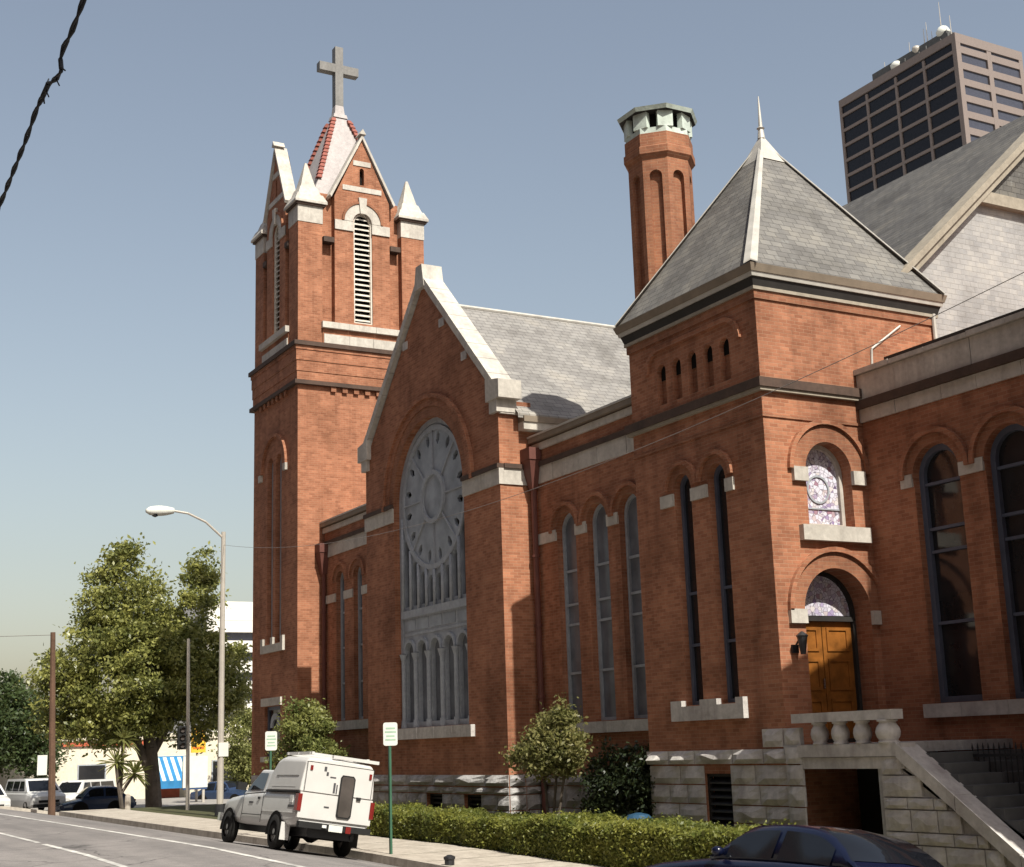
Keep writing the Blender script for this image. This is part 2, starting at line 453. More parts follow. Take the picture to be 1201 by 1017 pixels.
        if smooth:
            me.polygons.foreach_set('use_smooth', [True] * len(me.polygons))
        o = bpy.data.objects.new(name, me)
        link(o, parent)
        if kind: o['kind'] = kind
        if label: o['label'] = label
        return o

def box(name, mat, parent, x0, x1, y0, y1, z0, z1, **kw):
    return MB().box(x0, x1, y0, y1, z0, z1).obj(name, mat, parent, recalc=False, **kw)

def PY(y): return lambda u, v, d=0.0: (u, y + d, v)       # wall that faces the street (-Y); d goes inwards
def PX(x): return lambda u, v, d=0.0: (x - d, u, v)       # wall that faces +X

def arch(u0, u1, z0, zs, n=16, inset=0.0):
    u0 += inset; u1 -= inset; z0 += inset
    r = (u1 - u0) / 2; c = (u0 + u1) / 2
    return [(u0, z0), (u1, z0)] + [(c + r * math.cos(math.pi * i / n), zs + r * math.sin(math.pi * i / n)) for i in range(n + 1)]

def rect(u0, u1, z0, z1): return [(u0, z0), (u1, z0), (u1, z1), (u0, z1)]

def window(root, P, u0, u1, z0, zs, depth, fw, bars, fmat, pmat, name='window', vbar=False, thick=0.09):
    """arched frame (part) with a pane (sub-part) between every two glazing bars"""
    fr = MB()
    o = arch(u0, u1, z0, zs); i_ = arch(u0, u1, z0, zs, inset=fw)
    fr.strip_ring(o, i_, P, depth - thick * 0.5, depth + thick * 0.5)
    bw = 0.03
    for zb in bars:
        fr.extr(rect(u0 + fw * 0.9, u1 - fw * 0.9, zb - bw, zb + bw), P, depth - thick * 0.3, depth + thick * 0.3)
    if vbar:
        c = (u0 + u1) / 2
        fr.extr(rect(c - 0.02, c + 0.02, z0 + fw * .9, zs), P, depth - thick * 0.2, depth + thick * 0.2)
    f = fr.obj(name, fmat, root)
    zz = [z0 + fw * 0.5] + list(bars)
    for a, b in zip(zz, zz[1:]):
        MB().poly([P(u, v, depth + thick * 0.2) for u, v in rect(u0 + fw * .5, u1 - fw * .5, a, b)]).obj('pane', pmat, f, recalc=False)
    MB().poly([P(u, v, depth + thick * 0.2) for u, v in arch(u0, u1, zz[-1] - fw * 0.5, zs, inset=fw * 0.5)]).obj('pane', pmat, f, recalc=False)
    return f

def hood(root, P, cu, cz, r, mat=None, proud=0.09, w_=0.11, ring=0.0, a0=0, a1=180):
    """projecting brick label mould over an arch and the arch ring below it"""
    m = MB().arc(P, cu, cz, r, r + w_, -proud, 0.02, a0, a1)
    o = m.obj('hood_mould', mat or M['brick'], root)
    if ring:
        MB().arc(P, cu, cz, ring, r - 0.004, -0.022, 0.02, a0, a1).obj('arch_ring', M['brick_old'], root)
    return o

def blocks(name, mat, parent, x0, x1, y0, y1, z0, z1, axis='x', size=1.15):
    a0, a1 = (x0, x1) if axis == 'x' else (y0, y1)
    n = max(1, round((a1 - a0) / size))
    t = [0] + [(k + random.uniform(-.12, .12)) / n for k in range(1, n)] + [1]
    for p, q in zip(t, t[1:]):
        u, v = a0 + (a1 - a0) * p + .005, a0 + (a1 - a0) * q - .005
        j = random.uniform(-.006, .006)
        if axis == 'x': box(name, mat, parent, u, v, y0 + j, y1, z0, z1)
        else: box(name, mat, parent, x0, x1 + j, u, v, z0, z1)

# rock faced stone blocks that share three meshes
STONE = []
for k in range(3):
    b = MB()
    n = 4
    r_ = random.Random(k)
    g = [[(i / (n - 1), -(0.0 if i in (0, n - 1) or j in (0, n - 1) else 0.55 + 0.45 * r_.random()), j / (n - 1)) for i in range(n)] for j in range(n)]
    vs = [p for row in g for p in row]
    fs = [(j * n + i, j * n + i + 1, (j + 1) * n + i + 1, (j + 1) * n + i) for j in range(n - 1) for i in range(n - 1)]
    b.add(vs, fs)
    b.add([(0, 0, 0), (1, 0, 0), (1, 0, 1), (0, 0, 1), (0, 1, 0), (1, 1, 0), (1, 1, 1), (0, 1, 1)], [(0, 4, 5, 1), (1, 5, 6, 2), (2, 6, 7, 3), (3, 7, 4, 0)])
    me = bpy.data.meshes.new('stone'); me.from_pydata(b.v, [], b.f)
    bm = bmesh.new(); bm.from_mesh(me); bmesh.ops.remove_doubles(bm, verts=bm.verts, dist=1e-4); bmesh.ops.recalc_face_normals(bm, faces=bm.faces); bm.to_mesh(me); bm.free()
    STONE.append(me)
for me in STONE: me.materials.append(M['lime'])
STONE_L = [me.copy() for me in STONE]
for me in STONE_L: me.materials.clear(); me.materials.append(M['lime_light'])

def stone(parent, face, pos, u0, u1, z0, z1, proud, pale=False, gap=0.012):
    me = (STONE_L if pale else STONE)[random.randrange(3)]
    o = bpy.data.objects.new('stone', me)
    base = 0.06
    off = world_loc(parent)
    pr = proud * random.uniform(0.8, 1.15)
    if face == 'Y':
        o.location = Vector((u0 + gap, pos - base * 0.3, z0 + gap)) - off
    else:
        o.rotation_euler = (0, 0, math.pi / 2)
        o.location = Vector((pos + base * 0.3, u0 + gap, z0 + gap)) - off
    o.scale = (u1 - u0 - 2 * gap, pr, z1 - z0 - 2 * gap)
    link(o, parent)
    return o

def courses(parent, face, pos, u0, u1, zs, lmin, lmax, proud, skip=(), pale=False):
    """courses of stones between the heights zs, leaving the rectangles in skip free"""
    for z0, z1 in zip(zs, zs[1:]):
        cuts = [(u0, u1)]
        for (a, b, c, d) in skip:
            if z0 < d - 0.02 and z1 > c + 0.02:
                new = []
                for (p, q) in cuts:
                    if b <= p or a >= q: new.append((p, q)); continue
                    if a > p: new.append((p, a))
                    if b < q: new.append((b, q))
                cuts = new
        for (p, q) in cuts:
            n = max(1, round((q - p) / random.uniform(lmin, lmax)))
            t = [0] + sorted((i + random.uniform(-0.22, 0.22)) / n for i in range(1, n)) + [1]
            for a, b in zip(t, t[1:]):
                stone(parent, face, pos, p + (q - p) * a, p + (q - p) * b, z0, z1, proud, pale)

# ------------------------------------------------------------------ ground, road, pavement
def gz(x):
    return -1.9 - 0.02 * max(0.0, x + 31) if x > -31 else -1.9 + 0.005 * (-31 - x)
def rz(x, y):
    f = 0.0
    t = y - 10.2
    if t > 0.6: f = -0.165 * t
    elif t > -0.6: f = -0.165 * (t + 0.6) ** 2 / 2.4
    return gz(x) + f
KY = 13.05
def kz(x): return rz(x, KY) + 0.17
X0, X1 = -63.0, 24.0
xs = [X0 + (X1 - X0) * i / 44 for i in range(45)]

def sheet(xs, ys, zf):
    m = MB(); n = len(ys)
    vs = [(x, y, zf(x, y)) for x in xs for y in ys]
    fs = [(i * n + j, i * n + j + 1, (i + 1) * n + j + 1, (i + 1) * n + j) for i in range(len(xs) - 1) for j in range(n - 1)]
    return m.add(vs, fs)

sheet(xs, [-5, 0, 5, 8, 9, 9.6, 9.9, 10.2, 10.5, 10.8, 11.2, 12, KY], rz).obj('road', M['asphalt'], kind='structure', smooth=True, recalc=False)
sheet(xs, [KY + 0.155, 13.6, 14.5, 15.45], lambda x, y: kz(x)).obj('sidewalk', M['conc'], kind='structure', recalc=False)
kb = MB()
for a, b in zip(xs, xs[1:]):
    for k in range(1):
        kb.hexa([(a, KY, rz(a, KY) - .1), (b, KY, rz(b, KY) - .1), (b, KY + .15, rz(b, KY) - .1), (a, KY + .15, rz(a, KY) - .1)],
                [(a, KY + .02, kz(a) + .004), (b, KY + .02, kz(b) + .004), (b, KY + .15, kz(b) + .004), (a, KY + .15, kz(a) + .004)])
kb.obj('kerb', M['kerb'], kind='structure')
# joints in the pavement
jm = MB()
for i in range(24):
    x = -60 + i * 1.8
    jm.quad((x, KY + .16, kz(x) + .004), (x + .025, KY + .16, kz(x + .025) + .004), (x + .025, 15.44, kz(x + .025) + .004), (x, 15.44, kz(x) + .004))
jm.obj('sidewalk_joint', M['soil'], kind='structure', recalc=False)
sheet(xs, [-8.5, -5.0], lambda x, y: gz(x) + 0.12).obj('opposite_sidewalk', M['conc'], kind='structure', recalc=False)
sheet([-64.0, -52, -40, -31, -20, 0, 24], [15.45, 16.2, 17.2, 30], lambda x, y: kz(x) - 0.05).obj('church_lawn', M['soil'], kind='structure', recalc=False)
def lotz(x, y): return -2.35 - 0.05 * max(0, 17 - y) if y > 0 else -3.2
sheet([-400, -150, -100, -64.0], [-200, -40, 0, 8, 12, 17, 30, 200], lotz).obj('parking_lot', M['lot'], kind='structure', recalc=False)
MB().quad((-3000, -3000, -4.2), (3000, -3000, -4.2), (3000, 3000, -4.2), (-3000, 3000, -4.2)).obj('ground', M['lot'], kind='structure', recalc=False)
# kerb that closes the end of the street, with a strip of grass behind
ek = MB()
for a, b in ((-4, 4), (4, 9), (9, 11), (11, 13.2)):
    ek.hexa([(X0 - .3, a, rz(X0, a) - .8), (X0 + .0, a, rz(X0, a) - .3), (X0 + .0, b, rz(X0, b) - .3), (X0 - .3, b, rz(X0, b) - .8)],
            [(X0 - .3, a, rz(X0, a) + .13), (X0 - .02, a, rz(X0, a) + .13), (X0 - .02, b, rz(X0, b) + .13), (X0 - .3, b, rz(X0, b) + .13)])
ek.obj('end_kerb', M['kerb'], kind='structure')

def line_strip(name, pts, wd):
    m = MB()
    for (x0, y0), (x1, y1) in zip(pts, pts[1:]):
        n = max(1, int(abs(x1 - x0) / 2))
        for k in range(n):
            a, b = k / n, (k + 1) / n
            xa, xb = x0 + (x1 - x0) * a, x0 + (x1 - x0) * b
            ya, yb = y0 + (y1 - y0) * a, y0 + (y1 - y0) * b
            m.quad((xa, ya - wd / 2, rz(xa, ya - wd / 2) + .006), (xb, yb - wd / 2, rz(xb, yb - wd / 2) + .006), (xb, yb + wd / 2, rz(xb, yb + wd / 2) + .006), (xa, ya + wd / 2, rz(xa, ya + wd / 2) + .006))
    return m.obj(name, M['paint_line'], kind='structure', recalc=False)
line_strip('edge_line', [(-60, 9.3), (-45, 9.45), (-10, 9.7)], 0.13)
line_strip('lane_line', [(-62, 7.2), (-36.0, 7.02)], 0.12)
line_strip('lane_line', [(-35.3, 7.0), (-8, 6.85)], 0.14)

# ------------------------------------------------------------------ the church
C = thing('church', (-35.0, 18.0, -2.3), 'large red brick church with a cross topped bell tower, slate roofs and rose window', 'church')
GB = -2.4

def shell(m, x0, x1, y0, y1, z0, z1, front=True, right=True, top=True):
    """plain sides of a mass (the street and +X sides are walls with openings made apart)"""
    m.quad((x0, y1, z0), (x0, y0, z0), (x0, y0, z1), (x0, y1, z1))
    m.quad((x1, y1, z0), (x0, y1, z0), (x0, y1, z1), (x1, y1, z1))
    if front: m.quad((x0, y0, z0), (x1, y0, z0), (x1, y0, z1), (x0, y0, z1))
    if right: m.quad((x1, y0, z0), (x1, y1, z0), (x1, y1, z1), (x1, y0, z1))
    if top: m.quad((x0, y0, z1), (x1, y0, z1), (x1, y1, z1), (x0, y1, z1))

# ---- bell tower
TX0, TX1, TY0, TY1 = -51.35, -46.6, 17.5, 22.65
TCX, TCY = (TX0 + TX1) / 2, (TY0 + TY1) / 2
Pf, Pr = PY(TY0), PX(TX1)
m = MB()
shell(m, TX0, TX1, TY0, TY1, GB, 13.05, False, False)
slits = [arch(-49.78, -49.16, 3.95, 10.55), arch(-48.88, -48.26, 3.95, 10.55)]
low_op = rect(-49.95, -48.30, -0.05, 1.70)
m.wall(Pf, rect(TX0, TX1, GB, 13.05), slits + [low_op], 0.28)
m.wall(Pr, rect(TY0, TY1, GB, 13.05))
# corbel table zone, slightly proud steps
for k, (za, zb, pr) in enumerate(((13.2, 13.55, 0.05), (13.55, 13.95, 0.075), (13.95, 14.35, 0.10), (14.35, 14.5, 0.13))):
    m.box(TX0 - pr + .001 * k, TX1 + pr - .001 * k, TY0 - pr + .001 * k, TY1 + pr, za, zb)
tower = m.obj('bell_tower', M['brick'], C)
for z0, z1, pr in ((13.05, 13.2, 0.16), (14.5, 14.66, 0.2)):
    box('string_course', M['string'], tower, TX0 - pr, TX1 + pr, TY0 - pr, TY1 + pr, z0, z1)
for k in range(7):
    y = 18.75 + k * 0.45
    box('corbel', M['brick_old'], tower, TX1, TX1 + .1, y, y + .2, 12.86, 13.05)
    x = TX0 + 0.85 + k * 0.45
    box('corbel', M['brick_old'], tower, x, x + .2, TY0 - .1, TY0, 12.86, 13.05)
# belfry: recessed core, corner piers, gabled bays
BZ0, BZ1 = 14.66, 20.0
core = MB()
cy0, cy1, cx0, cx1 = 18.45, 21.7, TX0 + .95, TX1 - .95
bayY = (18.95, 21.2); bayX = (TX0 + 1.35, TX1 - 1.35)
R0 = 0.32
lv_r = arch(19.72, 20.48, 15.62, 19.62); lv_f = arch(-49.33, -48.57, 15.52, 19.62)
for (a, b, c, d) in ((TX0, TX0 + .95, TY0, TY0 + .95), (TX1 - .95, TX1, TY0, TY0 + .95), (TX0, TX0 + .95, TY1 - .95, TY1), (TX1 - .95, TX1, TY1 - .95, TY1)):
    core.box(a, b, c, d, BZ0, 19.32)
core.quad((TX1 - R0, cy0, BZ0), (TX1 - R0, bayY[0], BZ0), (TX1 - R0, bayY[0], 20.7), (TX1 - R0, cy0, 20.7))
core.quad((TX1 - R0, bayY[1], BZ0), (TX1 - R0, cy1, BZ0), (TX1 - R0, cy1, 20.7), (TX1 - R0, bayY[1], 20.7))
core.quad((cx0, TY0 + R0, BZ0), (bayX[0], TY0 + R0, BZ0), (bayX[0], TY0 + R0, 20.7), (cx0, TY0 + R0, 20.7))
core.quad((bayX[1], TY0 + R0, BZ0), (cx1, TY0 + R0, BZ0), (cx1, TY0 + R0, 20.7), (bayX[1], TY0 + R0, 20.7))
core.box(TX0 + .1, TX1 - .6, TY1 - .9, TY1 - .1, BZ0, 20.6)
core.box(TX0 + .1, TX0 + .6, TY0 + .6, TY1 - .1, BZ0, 20.6)
core.obj('belfry', M['brick'], tower)
def bay(P, u0, u1, hole, apex):
    c = (u0 + u1) / 2
    g = MB()
    slot = arch(c - .09, c + .09, 21.15, 21.75, 8)
    g.wall(P, [(u0, 14.95), (u1, 14.95), (u1, 20.55), (c, apex), (u0, 20.55)], [hole, slot], 0.25)
    for u in (u0, u1):
        g.quad(P(u, 14.95, 0), P(u, 14.95, .4), P(u, 20.55, .4), P(u, 20.55, 0))
    g.poly([P(u, v, .5) for u, v in ((u0, 20.2), (u1, 20.2), (u1, 20.5), (c, apex - .05), (u0, 20.5))])
    o = g.obj('gabled_bay', M['brick'], tower)
    MB().poly([P(u, v, .22) for u, v in slot]).obj('slot', M['void'], tower, recalc=False)
    # white bands and coping
    MB().extr(rect(c - .80, c + .80, 20.86, 21.06), P, -.03, .05).obj('gable_band', M['white'], tower)
    MB().extr(rect(c - .36, c + .36, 21.92, 22.12), P, -.03, .05).obj('gable_band', M['white'], tower)
    for sgn in (-1, 1):
        e = (c + sgn * (u1 - c + .16), 20.55 - .10); t = (c, apex + .03); th = 0.09
        MB().extr([e, t, (t[0], t[1] + th + .1), (e[0] + sgn * .06, e[1] + th)], P, -.10, .42).obj('gable_coping', M['white'], tower)
    MB().extr([(c - .13, apex + .2), (c + .13, apex + .2), (c, apex + .42)], P, -.16, .3).obj('gable_finial', M['white'], tower)
    # arch of the louvred opening
    r = 0.38; zc = 19.62
    MB().arc(P, c, zc, r + .003, 0.74, -.045, .03).obj('white_arch', M['white'], tower)
    hood(tower, P, c, zc, 0.745, M['brick_old'], .08, .09)
    MB().extr([(c - .1, zc + .34), (c + .1, zc + .34), (c + .17, zc + .98), (c - .17, zc + .98)], P, -.11, .02).obj('keystone', M['white'], tower)
    for a, b in ((u0, c - r - .003), (c + r + .003, u1)):
        MB().extr(rect(a, b, 19.22, 19.60), P, -.05, .03).obj('impost_block', M['white'], tower)
    return o
bay(Pr, *bayY, lv_r, 23.0)
bay(Pf, *bayX, lv_f, 23.0)
def louvre(P, u0, u1, z0, zs, face):
    fr = MB().strip_ring(arch(u0, u1, z0, zs), arch(u0, u1, z0, zs, inset=.06), P, .06, .2)
    f = fr.obj('louvre_window', M['louvre'], C)
    MB().poly([P(u, v, .32) for u, v in arch(u0 - .1, u1 + .1, z0, zs)]).obj('backing', M['void'], f, recalc=False)
    sm = None
    n = 21
    for k in range(n):
        z = z0 + 0.12 + k * (zs + 0.22 - z0) / (n)
        hw = (u1 - u0) / 2 - .04
        if z > zs: hw = math.sqrt(max(.01, hw * hw - (z - zs) ** 2))
        c = (u0 + u1) / 2
        MB().hexa([P(c - hw, z, .10), P(c + hw, z, .10), P(c + hw, z + .11, .26), P(c - hw, z + .11, .26)],
                  [P(c - hw, z + .035, .10), P(c + hw, z + .035, .10), P(c + hw, z + .145, .26), P(c - hw, z + .145, .26)]).obj('slat', M['louvre'], f, recalc=False)
louvre(Pr, 19.72, 20.48, 15.62, 19.62, 'X')
louvre(Pf, -49.33, -48.57, 15.52, 19.62, 'Y')
# sills and white bands under the belfry openings
blocks('belfry_sill', M['white'], tower, TX1 - .3, TX1 + .16, 18.40, 21.75, 15.27, 15.5, 'y')
box('belfry_sill', M['white'], tower, TX0 + .9, TX1 - .9, TY0 - .16, TY0 + .3, 15.27, 15.5)
MB().box(TX1 - .3, TX1 + .02, 18.46, 21.69, 14.66, 15.27).obj('belfry_apron', M['brick'], tower)
MB().box(TX0 + .96, TX1 - .96, TY0 - .02, TY0 + .3, 14.66, 15.27).obj('belfry_apron', M['brick'], tower)
blocks('white_band', M['white'], tower, TX1 - .2, TX1 + .06, 18.5, 21.62, 14.70, 15.05, 'y')
box('white_band', M['white'], tower, TX0 + 1.0, TX1 - 1.0, TY0 - .06, TY0 + .2, 14.70, 15.05)
# corbelled ends of the recesses
for y in (cy0 + .05, bayY[1] + .02):
    box('recess_corbel', M['string'], tower, TX1 - R0, TX1 + .05, y, y + .42, 18.66, 18.86)
for x in (cx0 + .02, bayX[1] + .02):
    box('recess_corbel', M['string'], tower, x, x + .36, TY0 - .05, TY0 + R0, 18.66, 18.86)
# pinnacles on the corners
for (px, py) in ((TX1 - .475, TY0 + .475), (TX1 - .475, TY1 - .475), (TX0 + .475, TY0 + .475), (TX0 + .475, TY1 - .475)):
    p = MB()
    h = .475
    p.box(px - h - .02, px + h + .02, py - h - .02, py + h + .02, 19.32, 19.98)
    q = p.obj('pinnacle', M['white'], tower)
    MB().box(px - h - .1, px + h + .1, py - h - .1, py + h + .1, 19.98, 20.06).obj('pinnacle_cornice', M['string'], tower)
    def ring(r, z): return [(px - r, py - r, z), (px + r, py - r, z), (px + r, py + r, z), (px - r, py + r, z)]
    p = MB()
    prof = [(h + .16, 20.06), (h + .16, 20.15), (h + .02, 20.45), (h - .03, 20.46), (h - .14, 20.78), (h - .18, 20.79), (.04, 21.85)]
    for (r0, z0), (r1, z1) in zip(prof, prof[1:]): p.hexa(ring(r0, z0), ring(r1, z1))
    p.obj('pinnacle_cap', M['white'], tower)
# spire with tiled hips, cross
SPX, SPY = -48.95, 20.07
def sq(r, z): return [(SPX - r, SPY - r, z), (SPX + r, SPY - r, z), (SPX + r, SPY + r, z), (SPX - r, SPY + r, z)]
sp = MB().hexa(sq(1.95, 20.3), sq(1.36, 21.6)).hexa(sq(1.36, 21.6), sq(0.24, 24.85))
spire = sp.obj('spire', M['spire'], C, label='pale four sided spire with red tiled edges')
for sx, sy in ((1, -1), (1, 1), (-1, -1), (-1, 1)):
    for k in range(17):
        t = k / 17
        r = 1.36 + (0.30 - 1.36) * t + .01; z = 21.6 + 3.15 * t
        x, y = SPX + sx * r, SPY + sy * r
        MB().hexa([(x - .11, y - .11, z), (x + .11, y - .11, z), (x + .11, y + .11, z), (x - .11, y + .11, z)],
                  [(x - .07 - sx * .05, y - .07 - sy * .05, z + .17), (x + .07 - sx * .05, y - .07 - sy * .05, z + .17), (x + .07 - sx * .05, y + .07 - sy * .05, z + .17), (x - .07 - sx * .05, y + .07 - sy * .05, z + .17)]).obj('hip_tile', M['tile_red'], spire, recalc=False)
MB().hexa(sq(.30, 24.83), sq(.26, 25.0)).hexa(sq(.21, 25.0), sq(.17, 25.4)).obj('spire_cap', M['spire'], spire)
cr = MB().box(SPX - .17, SPX + .17, SPY - .17, SPY + .17, 25.38, 27.98)
cr.box(SPX - .168, SPX + .168, SPY - .84, SPY + .84, 26.84, 27.20)
cr.obj('cross', M['cross'], C, label='plain grey Latin cross on the spire')
# street side windows of the tower
for (u0, u1) in ((-49.78, -49.16), (-48.88, -48.26)):
    window(C, Pf, u0, u1, 3.95, 10.55, .22, .09, [5.2, 6.5, 7.8, 9.1], M['grey_wood'], M['grey_pane'])
MB().arc(Pf, -49.02, 10.35, 1.22, 1.36, -.1, .02).obj('hood_mould', M['brick'], tower)
for u in (-50.45, -47.78): box('label_stop', M['white'], tower, u - .13, u + .13, TY0 - .1, TY0, 10.1, 10.36)
sil = MB().box(-50.2, -47.85, TY0 - .1, TY0 + .1, 3.62, 3.9)
for u in (-50.08, -49.02, -47.97): sil.box(u - .12, u + .12, TY0 - .098, TY0 + .02, 3.9, 4.15)
sil.obj('window_sill', M['white'], tower)
box('lintel', M['white'], tower, -50.15, -48.1, TY0 - .08, TY0 + .1, 1.72, 2.0)
box('window_sill', M['white'], tower, -50.1, -48.15, TY0 - .1, TY0 + .1, -.25, -.06)
lw = MB().strip_ring(rect(-49.95, -48.30, -.05, 1.70), rect(-49.83, -48.42, .07, 1.58), Pf, .12, .2)
lw.extr(rect(-49.83, -48.42, .62, .70), Pf, .13, .19)
lwo = lw.obj('window', M['frame_navy'], C)
MB().poly([Pf(u, v, .17) for u, v in rect(-49.85, -48.4, .05, 1.6)]).obj('pane', M['glass'], lwo, recalc=False)
MB().arc(Pf, -49.1, .95, .30, .52, .10, .16, 0, 180, 12).obj('fanlight', M['grey_wood'], lwo)
courses(tower, 'Y', TY0, TX0, TX1, [-2.4, -1.95, -1.5, -1.05, -.7], .6, 1.1, .08)
courses(tower, 'X', TX1, TY0, 18.5, [-2.4, -1.95, -1.5, -1.05, -.7], .5, .9, .08)

# ---- low wall between tower and transept, transept, nave wall
AY = 18.5
Pa = PY(AY)
m = MB()
an_w = [(-45.48, -44.75), (-43.95, -43.22), (-42.42, -41.69)]
m.wall(Pa, rect(TX1, -40.5, GB, 7.92), [arch(a, b, 1.05, 5.8) for a, b in an_w], .26)
m.quad((TX1, AY, 7.92), (-40.5, AY, 7.92), (-40.5, 22, 7.92), (TX1, 22, 7.92))
annex = m.obj('aisle_wall', M['brick'], C)
for a, b in an_w:
    window(C, Pa, a, b, 1.05, 5.8, .2, .09, [2.3, 3.5, 4.7], M['grey_wood'], M['grey_pane'])
    hood(annex, Pa, (a + b) / 2, 5.75, .58, None, .08, .1, .37)
def band(parent, x0, x1, y, top=7.9):
    blocks('stone_band', M['white'], parent, x0, x1, y - .04, y + .1, 6.73, 7.17)
    box('band_moulding', M['string'], parent, x0, x1, y - .09, y + .1, 7.17, 7.30)
    box('cornice', M['white'], parent, x0, x1, y - .07, y + .2, 7.62, 7.80)
    box('coping', M['trim_brown'], parent, x0, x1, y - .16, y + .4, 7.84, 7.98)
    box('coping_top', M['lead'], parent, x0, x1, y - .18, y + .42, 7.98, 8.03)
band(annex, TX1 + .01, -40.5, AY)
for a, b in ((TX1 + .2, -45.5), (-44.73, -43.97), (-43.2, -42.44), (-41.67, -40.6)):
    box('impost_block', M['white'], annex, a, b, AY - .05, AY + .05, 5.1, 5.38)
box('window_sill', M['lime_light'], annex, -45.7, -40.6, AY - .12, AY + .1, .74, 1.03)
courses(annex, 'Y', AY, TX1, -40.5, [-2.4, -1.95, -1.5, -1.0, -.7], .6, 1.1, .08)

GY = 17.5; GX0, GX1 = -40.5, -31.7; GC = -36.1
Pg = PY(GY)
WH = 2.31; WZ0, WZS = .63, 7.15
big = arch(GC - WH, GC + WH, WZ0, WZS, 40)
vents = [rect(-36.45, -35.47, -1.95, -1.18), rect(-34.17, -33.2, -1.95, -1.18)]
m = MB()
m.wall(Pg, [(GX0, GB), (GX1, GB), (GX1, 9.0), (GC, 13.55), (GX0, 9.0)], [big] + vents, .42)
m.quad((GX1, GY, GB), (GX1, AY, GB), (GX1, AY, 9.0), (GX1, GY, 9.0))
m.quad((GX1, AY, 7.5), (GX1, 34, 7.5), (GX1, 34, 8.6), (GX1, AY, 8.6))
m.quad((GX0, AY, GB), (GX0, GY, GB), (GX0, GY, 9.0), (GX0, AY, 9.0))
m.quad((GX0, 34, 7.5), (GX0, AY, 7.5), (GX0, AY, 8.6), (GX0, 34, 8.6))
m.poly([(GX0, GY + .5, 8.9), (GX1, GY + .5, 8.9), (GC, GY + .5, 13.4)])
trans = m.obj('transept', M['brick'], C)
MB().box(GC - 3, GC + 3.2, GY + .47, GY + .49, GB, 9.55).obj('interior_backing', M['void'], trans)
# roof of the transept
rr = MB()
RZ, EZ = 13.02, 8.62
rr.quad((GX1 + .28, GY + .45, EZ), (GX1 + .28, 34, EZ), (GC, 34, RZ), (GC, GY + .45, RZ))
rr.quad((GX0 - .28, 34, EZ), (GX0 - .28, GY + .45, EZ), (GC, GY + .45, RZ), (GC, 34, RZ))
rr.quad((GX1 + .28, GY + .45, EZ - .12), (GX1 + .28, 34, EZ - .12), (GX1 + .28, 34, EZ), (GX1 + .28, GY + .45, EZ))
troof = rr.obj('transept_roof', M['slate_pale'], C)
MB().cyl((GC, GY + .5, RZ + .02), (GC, 34, RZ + .02), .07, .07, 8).obj('ridge_roll', M['lead'], troof)
MB().box(GX1 + .0, GX1 + .34, GY + .6, 26, EZ - .22, EZ - .06).obj('gutter', M['trim_brown'], troof)
MB().box(GX1 + .0, GX1 + .30, GY + .6, 26, EZ - .42, EZ - .22).obj('eaves_board', M['white'], troof)
# coping stones of the gable
sl_ = (13.62 - 9.12) / (GX1 - GC)
for sgn in (-1, 1):
    n = 8
    e = Vector((GC + sgn * (GX1 - GC + .10), 9.10)); t = Vector((GC, 13.66))
    d = (t - e); nrm = Vector((sgn * d.y / d.length * sgn, 0))
    up = Vector((-d.y, d.x)).normalized()
    if up.y < 0: up = -up
    for k in range(n):
        a = e + d * (k / n) + d.normalized() * .008; b = e + d * ((k + 1) / n) - d.normalized() * .008
        MB().extr([tuple(a), tuple(b), tuple(b + up * .21), tuple(a + up * .21)], Pg, -.13 + .004 * (k % 2), .52).obj('coping_stone', M['white'], trans)
    kx = GC + sgn * (GX1 - GC)
    kn = MB()
    kn.extr([(kx - sgn * .42, 9.0), (kx + sgn * .32, 9.0), (kx + sgn * .32, 9.5), (kx - sgn * .42, 9.62)], Pg, -.15, .55)
    kn.extr([(kx - sgn * .30, 8.66), (kx + sgn * .12, 8.66), (kx + sgn * .12, 9.0), (kx - sgn * .30, 9.0)], Pg, -.11, .5)
    kn.obj('kneeler', M['white'], trans)
MB().extr([(GC - .34, 13.42), (GC + .34, 13.42), (GC + .24, 13.9), (GC + .2, 14.14), (GC - .2, 14.14), (GC - .24, 13.9)], Pg, -.14, .53).obj('apex_stone', M['white'], trans)
# random projecting gable stones under the coping
for (u, z) in ((-34.9, 12.05), (-33.55, 10.7), (-37.4, 12.0)):
    MB().extr(rect(u - .16, u + .16, z - .12, z + .12), Pg, -.03, .05).obj('quoin_stone', M['lime_light'], trans)
# orders of the great arch
MB().arc(Pg, GC, WZS, WH + .004, 2.62, .02 - .045, .06, n=40).obj('arch_ring', M['brick_old'], trans)
MB().arc(Pg, GC, WZS, 2.624, 2.86, -.05, .06, n=40).obj('arch_ring', M['brick'], trans)
MB().arc(Pg, GC, WZS, 2.862, 2.98, -.12, .06, n=40).obj('hood_mould', M['brick'], trans)
for a, b in ((GX0 - .04, GC - WH - .001), (GC + WH + .001, GX1 + .04)):
    blocks('stone_band', M['white'], trans, a, b, GY - .05, GY + .1, 6.73, 7.16)
    box('band_moulding', M['string'], trans, a, b, GY - .10, GY + .1, 7.16, 7.28)
box('stone_band', M['white'], trans, GX1 - .1, GX1 + .04, GY + .1, AY - .06, 6.73, 7.16)
box('band_moulding', M['string'], trans, GX1 - .1, GX1 + .09, GY + .1, AY - .06, 7.16, 7.28)
blocks('window_sill', M['lime_light'], trans, GC - 2.75, GC + 2.65, GY - .14, GY + .3, .31, .62)
box('return_cornice', M['white'], trans, GX1 - .1, GX1 + .10, GY + .02, AY + .8, 8.62, 8.74)
